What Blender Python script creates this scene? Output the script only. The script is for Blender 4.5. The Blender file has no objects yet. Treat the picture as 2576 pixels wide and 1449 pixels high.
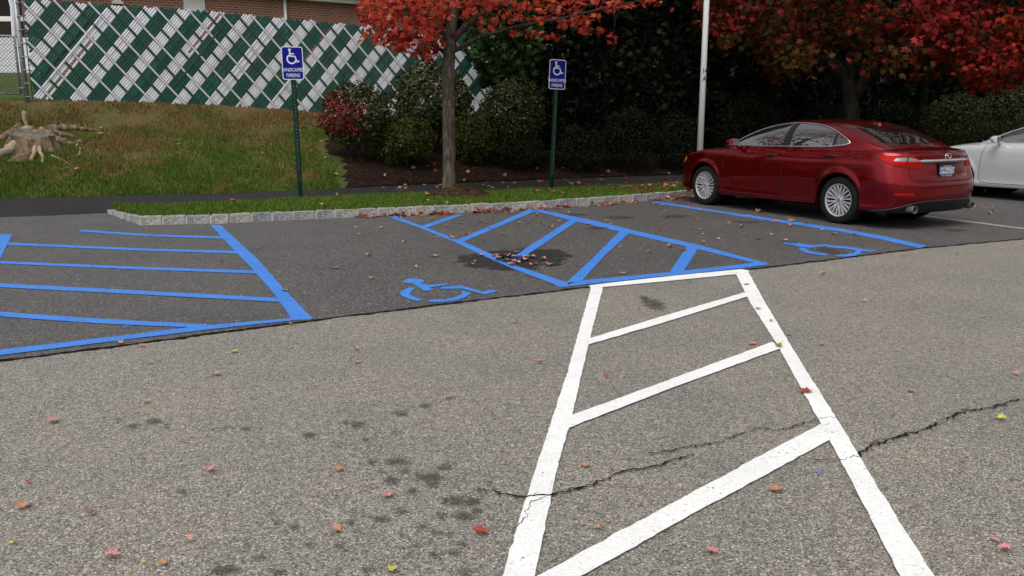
import bpy, bmesh, math, random
import numpy as np
from mathutils import Vector, Matrix, noise

# ------------------------------------------------------------------ camera, sky, sun, exposure
scene = bpy.context.scene
COL = scene.collection
FPX, PIT, CAMH = 840.3, 0.205303, 1.5409          # focal length in px of a 1024 px frame, tilt down, eye height
cam_d = bpy.data.cameras.new("camera")
cam_d.sensor_width = 36.0
cam_d.lens = FPX / 1024 * 36
cam_d.clip_start = 0.05
cam_d.clip_end = 2000
cam = bpy.data.objects.new("camera", cam_d)
COL.objects.link(cam)
cam.location = (0, 0, CAMH)
cam.rotation_euler = (math.pi / 2 - PIT, 0, 0)
scene.camera = cam

SUN_EL, SUN_AZ = math.radians(58), math.radians(205)   # azimuth clockwise from +Y
world = bpy.data.worlds.new("World")
scene.world = world
world.use_nodes = True
wn, wl = world.node_tree.nodes, world.node_tree.links
wn.clear()
w_out = wn.new("ShaderNodeOutputWorld")
w_bg = wn.new("ShaderNodeBackground")
w_sky = wn.new("ShaderNodeTexSky")
w_sky.sky_type = 'NISHITA'
w_sky.sun_disc = False
w_sky.sun_elevation = SUN_EL
w_sky.sun_rotation = SUN_AZ
w_sky.air_density = 1.0
w_sky.dust_density = 4.0
w_sky.ozone_density = 1.0
w_hs = wn.new("ShaderNodeHueSaturation")           # overcast: most of the blue is gone
w_hs.inputs["Saturation"].default_value = 0.22
w_hs.inputs["Value"].default_value = 1.0
w_tc = wn.new("ShaderNodeTexCoord")
w_no = wn.new("ShaderNodeTexNoise")                # soft cloud structure
w_no.inputs["Scale"].default_value = 2.2
w_no.inputs["Detail"].default_value = 6
w_mr = wn.new("ShaderNodeMapRange")
w_mr.inputs["From Min"].default_value = 0.3
w_mr.inputs["From Max"].default_value = 0.7
w_mr.inputs["To Min"].default_value = 0.65
w_mr.inputs["To Max"].default_value = 1.35
w_mx = wn.new("ShaderNodeMix")
w_mx.data_type = 'RGBA'
w_mx.blend_type = 'MULTIPLY'
w_mx.inputs[0].default_value = 1.0
wl.new(w_sky.outputs[0], w_hs.inputs["Color"])
wl.new(w_tc.outputs["Generated"], w_no.inputs["Vector"])
wl.new(w_no.outputs[0], w_mr.inputs["Value"])
wl.new(w_hs.outputs[0], w_mx.inputs[6])
wl.new(w_mr.outputs[0], w_mx.inputs[7])
wl.new(w_mx.outputs[2], w_bg.inputs["Color"])
w_bg.inputs["Strength"].default_value = 0.12
wl.new(w_bg.outputs[0], w_out.inputs[0])

sun_d = bpy.data.lights.new("sun", 'SUN')
sun_d.energy = 0.9
sun_d.angle = math.radians(40)
sun_d.color = (1.0, 0.96, 0.9)
sun = bpy.data.objects.new("sun", sun_d)
COL.objects.link(sun)
_sd = Vector((math.sin(SUN_AZ) * math.cos(SUN_EL), math.cos(SUN_AZ) * math.cos(SUN_EL), math.sin(SUN_EL)))
sun.rotation_euler = _sd.to_track_quat('Z', 'Y').to_euler()

scene.view_settings.view_transform = 'Standard'
scene.view_settings.look = 'None'
scene.view_settings.exposure = 0.34
scene.view_settings.gamma = 1.0
scene.render.engine = 'CYCLES'
scene.cycles.max_bounces = 6
scene.cycles.diffuse_bounces = 3
scene.cycles.glossy_bounces = 3
scene.cycles.transparent_max_bounces = 12

rng = random.Random(11)
nrg = np.random.default_rng(7)

# ------------------------------------------------------------------ survey helpers: photo point (2576 px wide) -> place
K = 1024 / 2576
_c, _s = math.cos(PIT), math.sin(PIT)
def ray(px, py):
    px, py = px * K, py * K
    yc = (py - 288) / FPX
    return Vector(((px - 512) / FPX, _c - yc * _s, -_s - yc * _c))
def at_z(px, py, z=0.0):
    d = ray(px, py)
    t = (z - CAMH) / d.z
    return Vector((0, 0, CAMH)) + d * t
def at_line(px, py, a, b):
    """the point of the vertical plane Y = a + b*X seen at a photo point"""
    d = ray(px, py)
    t = a / (d.y - b * d.x)
    return Vector((0, 0, CAMH)) + d * t
def at_y(px, py, y):
    return at_line(px, py, y, 0.0)
def z5(x, y): return ((x * .54348) / 1.59006, (800 + y * .54348) / 1.59006)
def z6(x, y): return ((1400 + x * .54348) / 1.59006, (750 + y * .54348) / 1.59006)
def z7(x, y): return ((2900 + x * .69013) / 1.59006, (900 + y * .69013) / 1.59006)
def z8(x, y): return ((2400 + x * .6584) / 1.59006, (700 + y * .6584) / 1.59006)
def lerp(a, b, t): return a + (b - a) * t
def smooth(a, b, x):
    t = min(1, max(0, (x - a) / (b - a)))
    return t * t * (3 - 2 * t)
def interp(tab, x):
    return float(np.interp(x, [p[0] for p in tab], [p[1] for p in tab]))
def spline(tab, x):
    """smooth (monotone cubic Hermite) interpolation of a sorted table"""
    n = len(tab)
    if x <= tab[0][0]: return tab[0][1]
    if x >= tab[-1][0]: return tab[-1][1]
    i = 0
    while tab[i + 1][0] < x: i += 1
    def sl(k):
        if k <= 0 or k >= n - 1:
            k2 = 0 if k <= 0 else n - 2
            return (tab[k2 + 1][1] - tab[k2][1]) / (tab[k2 + 1][0] - tab[k2][0])
        s0 = (tab[k][1] - tab[k - 1][1]) / (tab[k][0] - tab[k - 1][0])
        s1 = (tab[k + 1][1] - tab[k][1]) / (tab[k + 1][0] - tab[k][0])
        return 0 if s0 * s1 <= 0 else 2 * s0 * s1 / (s0 + s1)
    h = tab[i + 1][0] - tab[i][0]
    t = (x - tab[i][0]) / h
    a, b = tab[i][1], tab[i + 1][1]
    return (2*t**3 - 3*t*t + 1) * a + (t**3 - 2*t*t + t) * h * sl(i) + (3*t*t - 2*t**3) * b + (t**3 - t*t) * h * sl(i + 1)

# ------------------------------------------------------------------ mesh helpers
def tag(o, label=None, cat=None, group=None, kind=None):
    if label: o["label"] = label
    if cat: o["category"] = cat
    if group: o["group"] = group
    if kind: o["kind"] = kind
    return o
def empty(name, loc=(0, 0, 0), rz=0.0):
    o = bpy.data.objects.new(name, None)
    o.empty_display_size = .2
    COL.objects.link(o)
    o.location = loc
    o.rotation_euler = (0, 0, rz)
    return o
class MB:
    def __init__(self):
        self.v, self.f, self.m = [], [], []
    def vert(self, p):
        self.v.append(tuple(p)); return len(self.v) - 1
    def face(self, idx, m=0):
        self.f.append(tuple(idx)); self.m.append(m)
    def poly(self, pts, m=0):
        self.face([self.vert(p) for p in pts], m)
    def grid(self, rows, m=0, closed=False, flip=False):
        n = len(rows[0]); b = len(self.v)
        for r in rows:
            for p in r: self.v.append(tuple(p))
        for i in range(len(rows) - 1):
            for j in range(n if closed else n - 1):
                j2 = (j + 1) % n
                q = [b + i*n + j, b + i*n + j2, b + (i+1)*n + j2, b + (i+1)*n + j]
                if flip: q.reverse()
                self.face(q, m)
    def box(self, c, s, m=0, rz=0.0, M=None):
        hx, hy, hz = s[0] / 2, s[1] / 2, s[2] / 2
        cs, sn = math.cos(rz), math.sin(rz)
        b = len(self.v)
        for x, y, z in ((-1,-1,-1),(1,-1,-1),(1,1,-1),(-1,1,-1),(-1,-1,1),(1,-1,1),(1,1,1),(-1,1,1)):
            p = Vector((x*hx, y*hy, z*hz))
            p = Vector((p.x*cs - p.y*sn, p.x*sn + p.y*cs, p.z)) + Vector(c)
            if M: p = M @ p
            self.v.append(tuple(p))
        for q in ((0,3,2,1),(4,5,6,7),(0,1,5,4),(1,2,6,5),(2,3,7,6),(3,0,4,7)):
            self.face([b + i for i in q], m)
    def tube(self, pts, rad, n=8, m=0, cap=True):
        pts = [Vector(p) for p in pts]
        if not hasattr(rad, '__len__'): rad = [rad] * len(pts)
        rows = []
        up = Vector((0, 0, 1))
        for i, p in enumerate(pts):
            t = (pts[min(i + 1, len(pts) - 1)] - pts[max(i - 1, 0)])
            t = t.normalized() if t.length > 1e-9 else Vector((0, 0, 1))
            if i == 0:
                a = t.cross(up if abs(t.z) < .9 else Vector((1, 0, 0))).normalized()
            else:
                a = (a - t * a.dot(t)).normalized()
            b = t.cross(a)
            rows.append([p + (a * math.cos(2*math.pi*k/n) + b * math.sin(2*math.pi*k/n)) * rad[i] for k in range(n)])
        s = len(self.v)
        self.grid(rows, m, closed=True)
        if cap:
            self.face([s + k for k in range(n)][::-1], m)
            self.face([s + (len(rows) - 1) * n + k for k in range(n)], m)
    def lathe(self, prof, n=24, m=0, axis='y', M=None):
        """prof: list of (radius, along axis)"""
        rows = []
        for r, a in prof:
            row = []
            for k in range(n):
                c, s = math.cos(2*math.pi*k/n) * r, math.sin(2*math.pi*k/n) * r
                p = Vector((c, a, s)) if axis == 'y' else Vector((c, s, a))
                row.append(M @ p if M else p)
            rows.append(row)
        self.grid(rows, m, closed=True)
    def build(self, name, mats, parent=None, smooth=False, angle=None):
        me = bpy.data.meshes.new(name)
        me.from_pydata(self.v, [], self.f)
        if not isinstance(mats, (list, tuple)): mats = [mats]
        for x in mats: me.materials.append(x)
        if len(mats) > 1: me.polygons.foreach_set("material_index", self.m)
        if smooth:
            me.polygons.foreach_set("use_smooth", [True] * len(me.polygons))
            if angle is not None:
                me.set_sharp_from_angle(angle=math.radians(angle))
        me.update()
        o = bpy.data.objects.new(name, me)
        COL.objects.link(o)
        if parent: o.parent = parent
        return o
def fast_mesh(name, V, F, mats, parent=None, col=None, midx=None, smooth=False):
    """V (n,3) array, F (m,k) array of faces with k corners each; col = colour per vertex"""
    me = bpy.data.meshes.new(name)
    m, k = F.shape
    me.vertices.add(len(V)); me.vertices.foreach_set("co", np.ascontiguousarray(V, dtype=np.float32).ravel())
    me.loops.add(m * k); me.loops.foreach_set("vertex_index", np.ascontiguousarray(F, dtype=np.int32).ravel())
    me.polygons.add(m)
    me.polygons.foreach_set("loop_start", np.arange(0, m * k, k, dtype=np.int32))
    me.polygons.foreach_set("loop_total", np.full(m, k, dtype=np.int32))
    if not isinstance(mats, (list, tuple)): mats = [mats]
    for x in mats: me.materials.append(x)
    if midx is not None: me.polygons.foreach_set("material_index", np.ascontiguousarray(midx, dtype=np.int32))
    if smooth: me.polygons.foreach_set("use_smooth", np.ones(m, dtype=bool))
    if col is not None:
        a = me.color_attributes.new("tint", 'FLOAT_COLOR', 'POINT')
        c4 = np.ones((len(V), 4), dtype=np.float32); c4[:, :3] = col
        a.data.foreach_set("color", c4.ravel())
    me.update(calc_edges=True)
    me.validate()
    o = bpy.data.objects.new(name, me)
    COL.objects.link(o)
    if parent: o.parent = parent
    return o
def text_mesh(name, txt, height, mat, M, parent=None, wx=1.0, bold=0.0):
    cu = bpy.data.curves.new(name, 'FONT')
    cu.body = txt; cu.size = height / .7; cu.align_x = 'CENTER'; cu.align_y = 'CENTER'
    cu.extrude = 0.0008; cu.offset = bold
    t = bpy.data.objects.new(name, cu)
    COL.objects.link(t)
    bpy.context.view_layer.update()
    me = bpy.data.meshes.new_from_object(t.evaluated_get(bpy.context.evaluated_depsgraph_get()))
    bpy.data.objects.remove(t)
    me.materials.clear(); me.materials.append(mat)
    me.transform(M @ Matrix.Diagonal((wx, 1, 1, 1)))
    o = bpy.data.objects.new(name, me)
    COL.objects.link(o)
    if parent: o.parent = parent
    return o

# ------------------------------------------------------------------ materials
class NT:
    def __init__(self, name):
        self.mat = bpy.data.materials.new(name)
        self.mat.use_nodes = True
        self.n = self.mat.node_tree.nodes; self.l = self.mat.node_tree.links
        self.b = self.n["Principled BSDF"]
        self.out = self.n["Material Output"]
    def new(self, t, **kw):
        x = self.n.new(t)
        for k, v in kw.items(): setattr(x, k, v)
        return x
    def link(self, a, b): self.l.new(a, b)
    def coord(self): 
        return self.new("ShaderNodeTexCoord").outputs["Object"]
    def mapping(self, v, scale):
        m = self.new("ShaderNodeMapping"); m.inputs["Scale"].default_value = scale
        self.link(v, m.inputs[0]); return m.outputs[0]
    def noise(self, v, scale, detail=4, rough=.55):
        x = self.new("ShaderNodeTexNoise")
        x.inputs["Scale"].default_value = scale; x.inputs["Detail"].default_value = detail; x.inputs["Roughness"].default_value = rough
        self.link(v, x.inputs["Vector"]); return x.outputs[0]
    def voro(self, v, scale):
        x = self.new("ShaderNodeTexVoronoi"); x.inputs["Scale"].default_value = scale
        self.link(v, x.inputs["Vector"]); return x
    def ramp(self, f, stops, interp='LINEAR'):
        r = self.new("ShaderNodeValToRGB")
        e = r.color_ramp.elements; r.color_ramp.interpolation = interp
        while len(e) < len(stops): e.new(0.5)
        for i, (p, c) in enumerate(stops):
            e[i].position = p
            e[i].color = (c, c, c, 1) if not hasattr(c, '__len__') else (*c[:3], 1)
        self.link(f, r.inputs[0]); return r.outputs[0]
    def mix(self, f, a, b, mode='MIX'):
        x = self.new("ShaderNodeMix", data_type='RGBA', blend_type=mode)
        for s, i in ((f, 0), (a, 6), (b, 7)):
            if hasattr(s, 'is_output'): self.link(s, x.inputs[i])
            elif i == 0: x.inputs[0].default_value = s
            else: x.inputs[i].default_value = (*s[:3], 1)
        return x.outputs[2]
    def math(self, op, a, b=0.0):
        x = self.new("ShaderNodeMath", operation=op)
        for s, i in ((a, 0), (b, 1)):
            if hasattr(s, 'is_output'): self.link(s, x.inputs[i])
            else: x.inputs[i].default_value = s
        return x.outputs[0]
    def color(self, s):
        if hasattr(s, 'is_output'): self.link(s, self.b.inputs["Base Color"])
        else: self.b.inputs["Base Color"].default_value = (*s[:3], 1)
    def set(self, **kw):
        for k, v in kw.items():
            self.b.inputs[k.replace('_', ' ')].default_value = v
    def bump(self, h, strength=.3, dist=.01):
        x = self.new("ShaderNodeBump"); x.inputs["Strength"].default_value = strength; x.inputs["Distance"].default_value = dist
        self.link(h, x.inputs["Height"]); self.link(x.outputs[0], self.b.inputs["Normal"])
def plain(name, col, rough=.5, metal=0.0, spec=.5, coat=0.0, var=0.12, scale=18):
    """a plain colour with a little procedural unevenness"""
    t = NT(name)
    n = t.noise(t.coord(), scale, 4)
    t.color(t.mix(n, tuple(c * (1 - var) for c in col), tuple(min(1, c * (1 + var)) for c in col)))
    t.set(Roughness=rough, Metallic=metal)
    t.b.inputs["Specular IOR Level"].default_value = spec
    t.b.inputs["Coat Weight"].default_value = coat
    t.b.inputs["Coat Roughness"].default_value = .04
    return t.mat

def asphalt(name, stops, big, grain, spec=.5, rough=.62, tone=1.0):
    t = NT(name); v = t.coord()
    vo = t.voro(v, grain)
    sep = t.new("ShaderNodeSeparateColor"); t.link(vo.outputs["Color"], sep.inputs[0])
    stone = t.ramp(sep.outputs[0], stops)
    gap = t.ramp(vo.outputs["Distance"], [(.36, 1.0), (.72, .52)])
    c = t.mix(1.0, stone, gap, 'MULTIPLY')
    n2 = t.noise(v, 22, 3, .6)
    c = t.mix(1.0, c, t.ramp(n2, [(.28, .80), (.72, 1.20)]), 'MULTIPLY')
    n1 = t.noise(v, .85, 7, .68)
    c = t.mix(1.0, c, t.ramp(n1, [(.25, big[0]), (.5, (1, 1, 1)), (.78, big[1])]), 'MULTIPLY')
    t.color(c)
    t.set(Roughness=rough); t.b.inputs["Specular IOR Level"].default_value = spec
    t.bump(t.math('MULTIPLY', gap, sep.outputs[0]), .55, .006)
    return t.mat
M_OLD = asphalt("old_asphalt", [(0, (.085, .077, .068)), (.2, (.200, .182, .157)), (.6, (.318, .291, .251)), (.88, (.40, .370, .322)), (1, (.66, .62, .55))],
                ((.78, .81, .83), (1.18, 1.14, 1.05)), 145)
M_NEW = asphalt("dark_asphalt", [(0, (.035, .034, .034)), (.5, (.098, .092, .087)), (.85, (.155, .146, .137)), (.97, (.21, .20, .19)), (1, (.45, .42, .39))],
                ((.76, .77, .8), (1.2, 1.17, 1.12)), 95)
M_PATH = asphalt("path_asphalt", [(0, (.016, .015, .016)), (.6, (.030, .028, .029)), (1, (.065, .062, .06))],
                 ((.82, .82, .85), (1.25, 1.2, 1.15)), 110, .2, .85)
M_CRACK = plain("crack_fill", (.014, .012, .011), 1.0, spec=.05, var=.4)

def paint(name, col, rough=.7, chip=.87):
    t = NT(name); v = t.coord()
    n = t.noise(v, 9, 5)
    c = t.mix(n, tuple(x * .93 for x in col), tuple(min(1, x * 1.06) for x in col))
    sp = t.voro(v, 105)
    sep = t.new("ShaderNodeSeparateColor"); t.link(sp.outputs["Color"], sep.inputs[0])
    c = t.mix(1.0, c, t.ramp(sep.outputs[1], [(0, .92), (1, 1.04)]), 'MULTIPLY')
    c = t.mix(1.0, c, t.ramp(t.noise(v, 1.7, 5, .7), [(.3, .90), (.6, 1.02)]), 'MULTIPLY')
    pit = t.math('MULTIPLY', t.ramp(sep.outputs[0], [(chip, 0), (chip + .05, 1)]), t.ramp(t.noise(v, 4, 6, .7), [(.44, 0), (.64, 1)]))
    c = t.mix(pit, c, tuple(x * .22 + .01 for x in col))
    t.color(c); t.set(Roughness=rough)
    t.b.inputs["Specular IOR Level"].default_value = .3
    t.bump(t.ramp(sp.outputs["Distance"], [(.3, 1), (.62, 0)]), .4, .004)
    return t.mat
M_BLUE = paint("blue_paint", (.058, .225, .68))
M_WHITE = paint("white_paint", (.86, .86, .84), chip=.94)
M_FADED = paint("faded_white_paint", (.36, .34, .31))

def decal(name, col, rough, spec, lo, hi, scale, alpha=1.0):
    """stain sheet: ragged outline made by noise against the 'edge' attribute (1 in the middle, 0 at the rim)"""
    t = NT(name); v = t.coord()
    a = t.new("ShaderNodeAttribute", attribute_name="edge")
    n = t.noise(v, scale, 5, .65)
    k = t.math('ADD', a.outputs["Fac"], t.math('MULTIPLY', t.math('SUBTRACT', n, .5), 2.2))
    f = t.math('MULTIPLY', t.ramp(k, [(lo, 0), (hi, 1)]), alpha)
    vo = t.voro(v, 105)
    sep = t.new("ShaderNodeSeparateColor"); t.link(vo.outputs["Color"], sep.inputs[0])
    t.color(t.mix(sep.outputs[0], tuple(c * .5 for c in col), tuple(c * 1.6 for c in col)))
    t.set(Roughness=rough); t.b.inputs["Specular IOR Level"].default_value = spec
    t.link(f, t.b.inputs["Alpha"])
    return t.mat
M_OIL = decal("oil_stain", (.06, .053, .045), .75, .3, .28, .82, 38, .60)
M_DAMP = decal("damp_stain", (.026, .024, .023), .55, .5, .22, .3, 5, .8)
M_WET = decal("wet_puddle", (.010, .009, .008), .05, .5, .25, .4, 6, .55)
M_BLEACH = decal("blue_overspray", (.05, .2, .62), .8, .3, .45, .9, 30, .5)

def grass_mat(name, blades, lush=False):
    t = NT(name); v = t.coord()
    geo = t.new("ShaderNodeSeparateXYZ"); t.link(v, geo.inputs[0])
    n = t.noise(v, .8, 6, .65)
    n2 = t.noise(v, 5.5, 4, .7)
    # dry patches are larger towards the top of the bank, as they grow there
    k = t.math('ADD', t.math('ADD', t.math('MULTIPLY', n, .9), t.math('MULTIPLY', n2, .55)), t.math('MULTIPLY', geo.outputs[2], 0.0 if lush else .17))
    dry = t.ramp(k, [(.79, 0), (1.03, 1)])
    green = t.mix(n2, (.040, .086, .009), (.098, .152, .020))
    if lush: green = t.mix(n2, (.040, .090, .008), (.100, .165, .020))
    brown = t.mix(n2, (.095, .064, .022), (.225, .155, .066))
    n3 = t.noise(v, 34, 4, .75)
    c = t.mix(dry, green, brown)
    c = t.mix(1.0, c, t.ramp(n3, [(.3, .62), (.7, 1.4)]), 'MULTIPLY')
    if blades:
        a = t.new("ShaderNodeAttribute", attribute_name="tint")
        c = t.mix(1.0, c, a.outputs["Color"], 'MULTIPLY')
    else:
        c = t.mix(.35, c, (.045, .035, .015))
        t.bump(t.noise(v, 60, 4, .7), .8, .03)
    t.color(c); t.set(Roughness=.75); t.b.inputs["Specular IOR Level"].default_value = .2
    return t.mat
M_LAWN = grass_mat("lawn_soil", False)
M_BLADE = grass_mat("grass_blades", True)
M_BLADE_L = grass_mat("lush_grass_blades", True, True)
M_LAWN_L = grass_mat("lush_soil", False, True)

def bark_mat(name, a, b, sc=14, st=.18, bump=.9):
    t = NT(name); v = t.mapping(t.coord(), (1, 1, st))
    n = t.noise(v, sc, 7, .7)
    n2 = t.noise(t.coord(), 3, 4)
    c = t.ramp(n, [(.3, tuple(x * .35 for x in a)), (.5, a), (.75, b)])
    c = t.mix(1, c, t.ramp(n2, [(.3, .75), (.7, 1.2)]), 'MULTIPLY')
    t.color(c); t.set(Roughness=.9); t.b.inputs["Specular IOR Level"].default_value = .2
    t.bump(n, bump, .04)
    return t.mat
M_BARK = bark_mat("maple_bark", (.10, .082, .060), (.30, .255, .185), 26, .22, 1.4)
M_BARK_L = bark_mat("limb_bark", (.045, .036, .028), (.12, .098, .072), 22, .5, .8)
M_BARK_D = bark_mat("dark_bark", (.022, .018, .015), (.05, .042, .034))
M_STUMP = bark_mat("weathered_stump_wood", (.16, .110, .070), (.37, .29, .205), 11, .25, 1.2)
M_STUMP_TOP = bark_mat("stump_cut_face", (.15, .13, .105), (.28, .245, .20), 9, 1.0, .5)
M_STICK = bark_mat("pale_root_wood", (.33, .26, .18), (.58, .49, .36), 20, 1.0, .4)

def leaf_mat(name, rough=.65, trans=.25, spec=.08):
    t = NT(name)
    a = t.new("ShaderNodeAttribute", attribute_name="tint")
    t.color(a.outputs["Color"]); t.set(Roughness=rough)
    t.b.inputs["Specular IOR Level"].default_value = spec
    tr = t.new("ShaderNodeBsdfTranslucent"); t.link(a.outputs["Color"], tr.inputs[0])
    mx = t.new("ShaderNodeMixShader"); mx.inputs[0].default_value = trans
    t.link(t.b.outputs[0], mx.inputs[1]); t.link(tr.outputs[0], mx.inputs[2]); t.link(mx.outputs[0], t.out.inputs[0])
    return t.mat
M_LEAF = leaf_mat("autumn_leaves")
M_GREENLEAF = leaf_mat("evergreen_leaves", .6, .08, .10)
def fallen(name, a, b):
    t = NT(name); n = t.noise(t.coord(), 60, 4)
    t.color(t.mix(n, a, b)); t.set(Roughness=.6); t.b.inputs["Specular IOR Level"].default_value = .3
    return t.mat
LEAFM = {
    'p': fallen("dry_pink_leaf", (.40, .17, .13), (.56, .29, .23)),
    'k': fallen("pink_leaf", (.46, .15, .15), (.60, .27, .26)),
    'r': fallen("red_leaf", (.28, .03, .022), (.42, .08, .06)),
    'o': fallen("orange_leaf", (.40, .16, .07), (.52, .27, .15)),
    'y': fallen("yellow_green_leaf", (.42, .38, .05), (.55, .50, .10)),
    'g': fallen("green_leaf", (.16, .19, .03), (.26, .28, .05)),
    'v': fallen("purple_leaf", (.20, .10, .13), (.30, .17, .20)),
    'b': fallen("brown_leaf", (.22, .11, .06), (.38, .21, .12)),
}
def mulch_mat(name, a, b):
    t = NT(name); v = t.coord()
    vo = t.voro(t.mapping(v, (1, 2.2, 1)), 26)
    sep = t.new("ShaderNodeSeparateColor"); t.link(vo.outputs["Color"], sep.inputs[0])
    c = t.ramp(sep.outputs[0], [(0, a), (.8, b), (1, tuple(x * 2.2 for x in b))])
    c = t.mix(1, c, t.ramp(t.noise(v, 6, 5), [(.3, .6), (.7, 1.25)]), 'MULTIPLY')
    t.color(c); t.set(Roughness=.95); t.b.inputs["Specular IOR Level"].default_value = .1
    t.bump(vo.outputs["Distance"], .9, .03)
    return t.mat
M_MULCH = mulch_mat("bark_mulch", (.010, .006, .004), (.030, .017, .011))
M_MOUND = mulch_mat("ring_mulch", (.022, .013, .007), (.06, .036, .02))

def stone_mat():
    t = NT("granite_block"); v = t.coord()
    oi = t.new("ShaderNodeObjectInfo")
    vo = t.voro(v, 120)
    sep = t.new("ShaderNodeSeparateColor"); t.link(vo.outputs["Color"], sep.inputs[0])
    c = t.ramp(sep.outputs[0], [(0, (.10, .10, .10)), (.3, (.26, .26, .26)), (.8, (.39, .39, .38)), (1, (.62, .62, .60))])
    c = t.mix(1, c, t.ramp(oi.outputs["Random"], [(0, (.80, .83, .90)), (.5, (.98, .98, .97)), (1, (1.12, 1.08, 1.0))]), 'MULTIPLY')
    c = t.mix(1, c, t.ramp(t.noise(v, 7, 6, .7), [(.3, (.62, .6, .56)), (.6, (1.05, 1.05, 1.05))]), 'MULTIPLY')
    t.color(c); t.set(Roughness=.85)
    t.bump(t.noise(v, 45, 6, .7), .7, .02)
    return t.mat
M_STONE = stone_mat()
M_MORTAR = plain("mortar", (.46, .45, .42), .9, var=.25, scale=30)

def brick_mat():
    t = NT("red_brick")
    tc = t.new("ShaderNodeTexCoord")
    mp = t.new("ShaderNodeMapping"); t.link(tc.outputs["UV"], mp.inputs[0])
    b = t.new("ShaderNodeTexBrick")
    b.inputs["Color1"].default_value = (.27, .085, .05, 1); b.inputs["Color2"].default_value = (.36, .13, .08, 1)
    b.inputs["Mortar"].default_value = (.42, .34, .28, 1)
    b.inputs["Scale"].default_value = 1.0; b.inputs["Mortar Size"].default_value = .011
    b.inputs["Brick Width"].default_value = .23; b.inputs["Row Height"].default_value = .0745
    b.inputs["Bias"].default_value = -.1
    t.link(mp.outputs[0], b.inputs["Vector"])
    c = t.mix(1, b.outputs["Color"], t.ramp(t.noise(t.coord(), .7, 5), [(.3, .8), (.7, 1.15)]), 'MULTIPLY')
    t.color(c); t.set(Roughness=.9)
    return t.mat
M_BRICK = brick_mat()
M_TRIM = plain("white_trim", (.78, .78, .75), .5, var=.05)
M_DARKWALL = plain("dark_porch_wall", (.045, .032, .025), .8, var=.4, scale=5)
M_WHITEWALL = plain("white_clapboard", (.70, .71, .76), .6, var=.05)
M_ROOF = plain("grey_shingle", (.10, .095, .09), .9, var=.4, scale=9)
M_GLASSW = plain("window_glass", (.02, .022, .025), .05, spec=.8)
M_GALV = plain("galvanised_steel", (.30, .31, .33), .5, .55, var=.2, scale=12)
M_WIRE = plain("dark_mesh_wire", (.10, .105, .11), .6, .3)
M_SLATW = plain("white_slat", (.68, .68, .73), .5, spec=.3, var=.07, scale=3)
M_SLATG = plain("green_slat", (.014, .070, .050), .6, spec=.15, var=.3, scale=4)
M_SLATW2 = plain("grimy_white_slat", (.60, .60, .63), .55, spec=.2, var=.12, scale=3)
M_SLATG2 = plain("faded_green_slat", (.014, .090, .062), .6, spec=.15, var=.3, scale=4)
M_POLEW = plain("white_pole_paint", (.72, .72, .70), .4, var=.06)
M_POSTG = plain("green_post_enamel", (.006, .035, .020), .5, spec=.25, var=.2, scale=30)
M_SIGNB = plain("blue_sign_sheeting", (.003, .010, .235), .5, spec=.15, var=.05)
M_SIGNW = plain("white_sign_sheeting", (.78, .78, .82), .4, var=.04)
M_BLACK = plain("black_paint", (.012, .012, .012), .6)
M_BOLT = plain("bolt_steel", (.45, .45, .46), .4, .8)
M_TAN = plain("orange_fungus", (.36, .19, .04), .7, var=.3)

# ------------------------------------------------------------------ ground sheets
def path_of(pts, z): return [at_z(x, y, z) for x, y in pts]
EDGE = [at_z(x, y, 0) for x, y in ((-700, 1012), (0, 910), (400, 858), (780, 808), (1130, 765), (1480, 723), (1870, 681), (2330, 624), (2576, 602), (3300, 536))]

def sheet(name, poly, mat, z, parent=None):
    m = MB(); m.poly([(p.x, p.y, z) for p in poly])
    return m.build(name, mat, parent)
g = MB(); g.poly([(-250, -120, 0), (250, -120, 0), (250, 260, 0), (-250, 260, 0)])
lot = tag(g.build("parking_lot", M_OLD), kind="structure")
lot["label"] = "worn grey tan asphalt of the car park"
# newer dark asphalt: from the joint back to beyond the kerb
def jit_edge(pts, step, amp, seed):
    out = []
    for i in range(len(pts) - 1):
        a, b = pts[i], pts[i + 1]; n = max(1, int((b - a).length / step))
        for k in range(n):
            p = a.lerp(b, k / n)
            d = (b - a).normalized(); nrm = Vector((-d.y, d.x, 0))
            w = noise.noise(p * 5 + Vector((seed, 0, 0))) * amp + noise.noise(p * 23 + Vector((seed, 3, 0))) * amp * .6
            out.append(p + nrm * w)
    out.append(pts[-1]); return out
EJ = jit_edge(EDGE, .05, .02, 1)
far = [Vector((30, 40, 0)), Vector((-40, 40, 0)), Vector((-40, EDGE[0].y, 0))]
stalls = tag(sheet("dark_asphalt", EJ + far, M_NEW, .004), kind="structure")
stalls["label"] = "newer dark asphalt of the marked stalls"
def ribbon(mb, pts, w, z, seed=0, m=0, wj=.5):
    """flat strip of varying width along pts"""
    L, R = [], []
    for i, p in enumerate(pts):
        d = (pts[min(i + 1, len(pts) - 1)] - pts[max(i - 1, 0)]).normalized()
        n = Vector((-d.y, d.x, 0))
        k = w * (1 + wj * noise.noise(p * 17 + Vector((seed, 0, 0))) + wj * .7 * noise.noise(p * 55))
        k = max(k, w * .35) * .5
        L.append((p.x + n.x * k, p.y + n.y * k, z)); R.append((p.x - n.x * k, p.y - n.y * k, z))
    mb.grid([L, R], m, flip=True)
seam = MB(); ribbon(seam, jit_edge(EDGE, .03, .02, 1), .035, .006, 4, wj=1.3)
seam.build("pavement_joint", M_CRACK, stalls)

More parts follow.
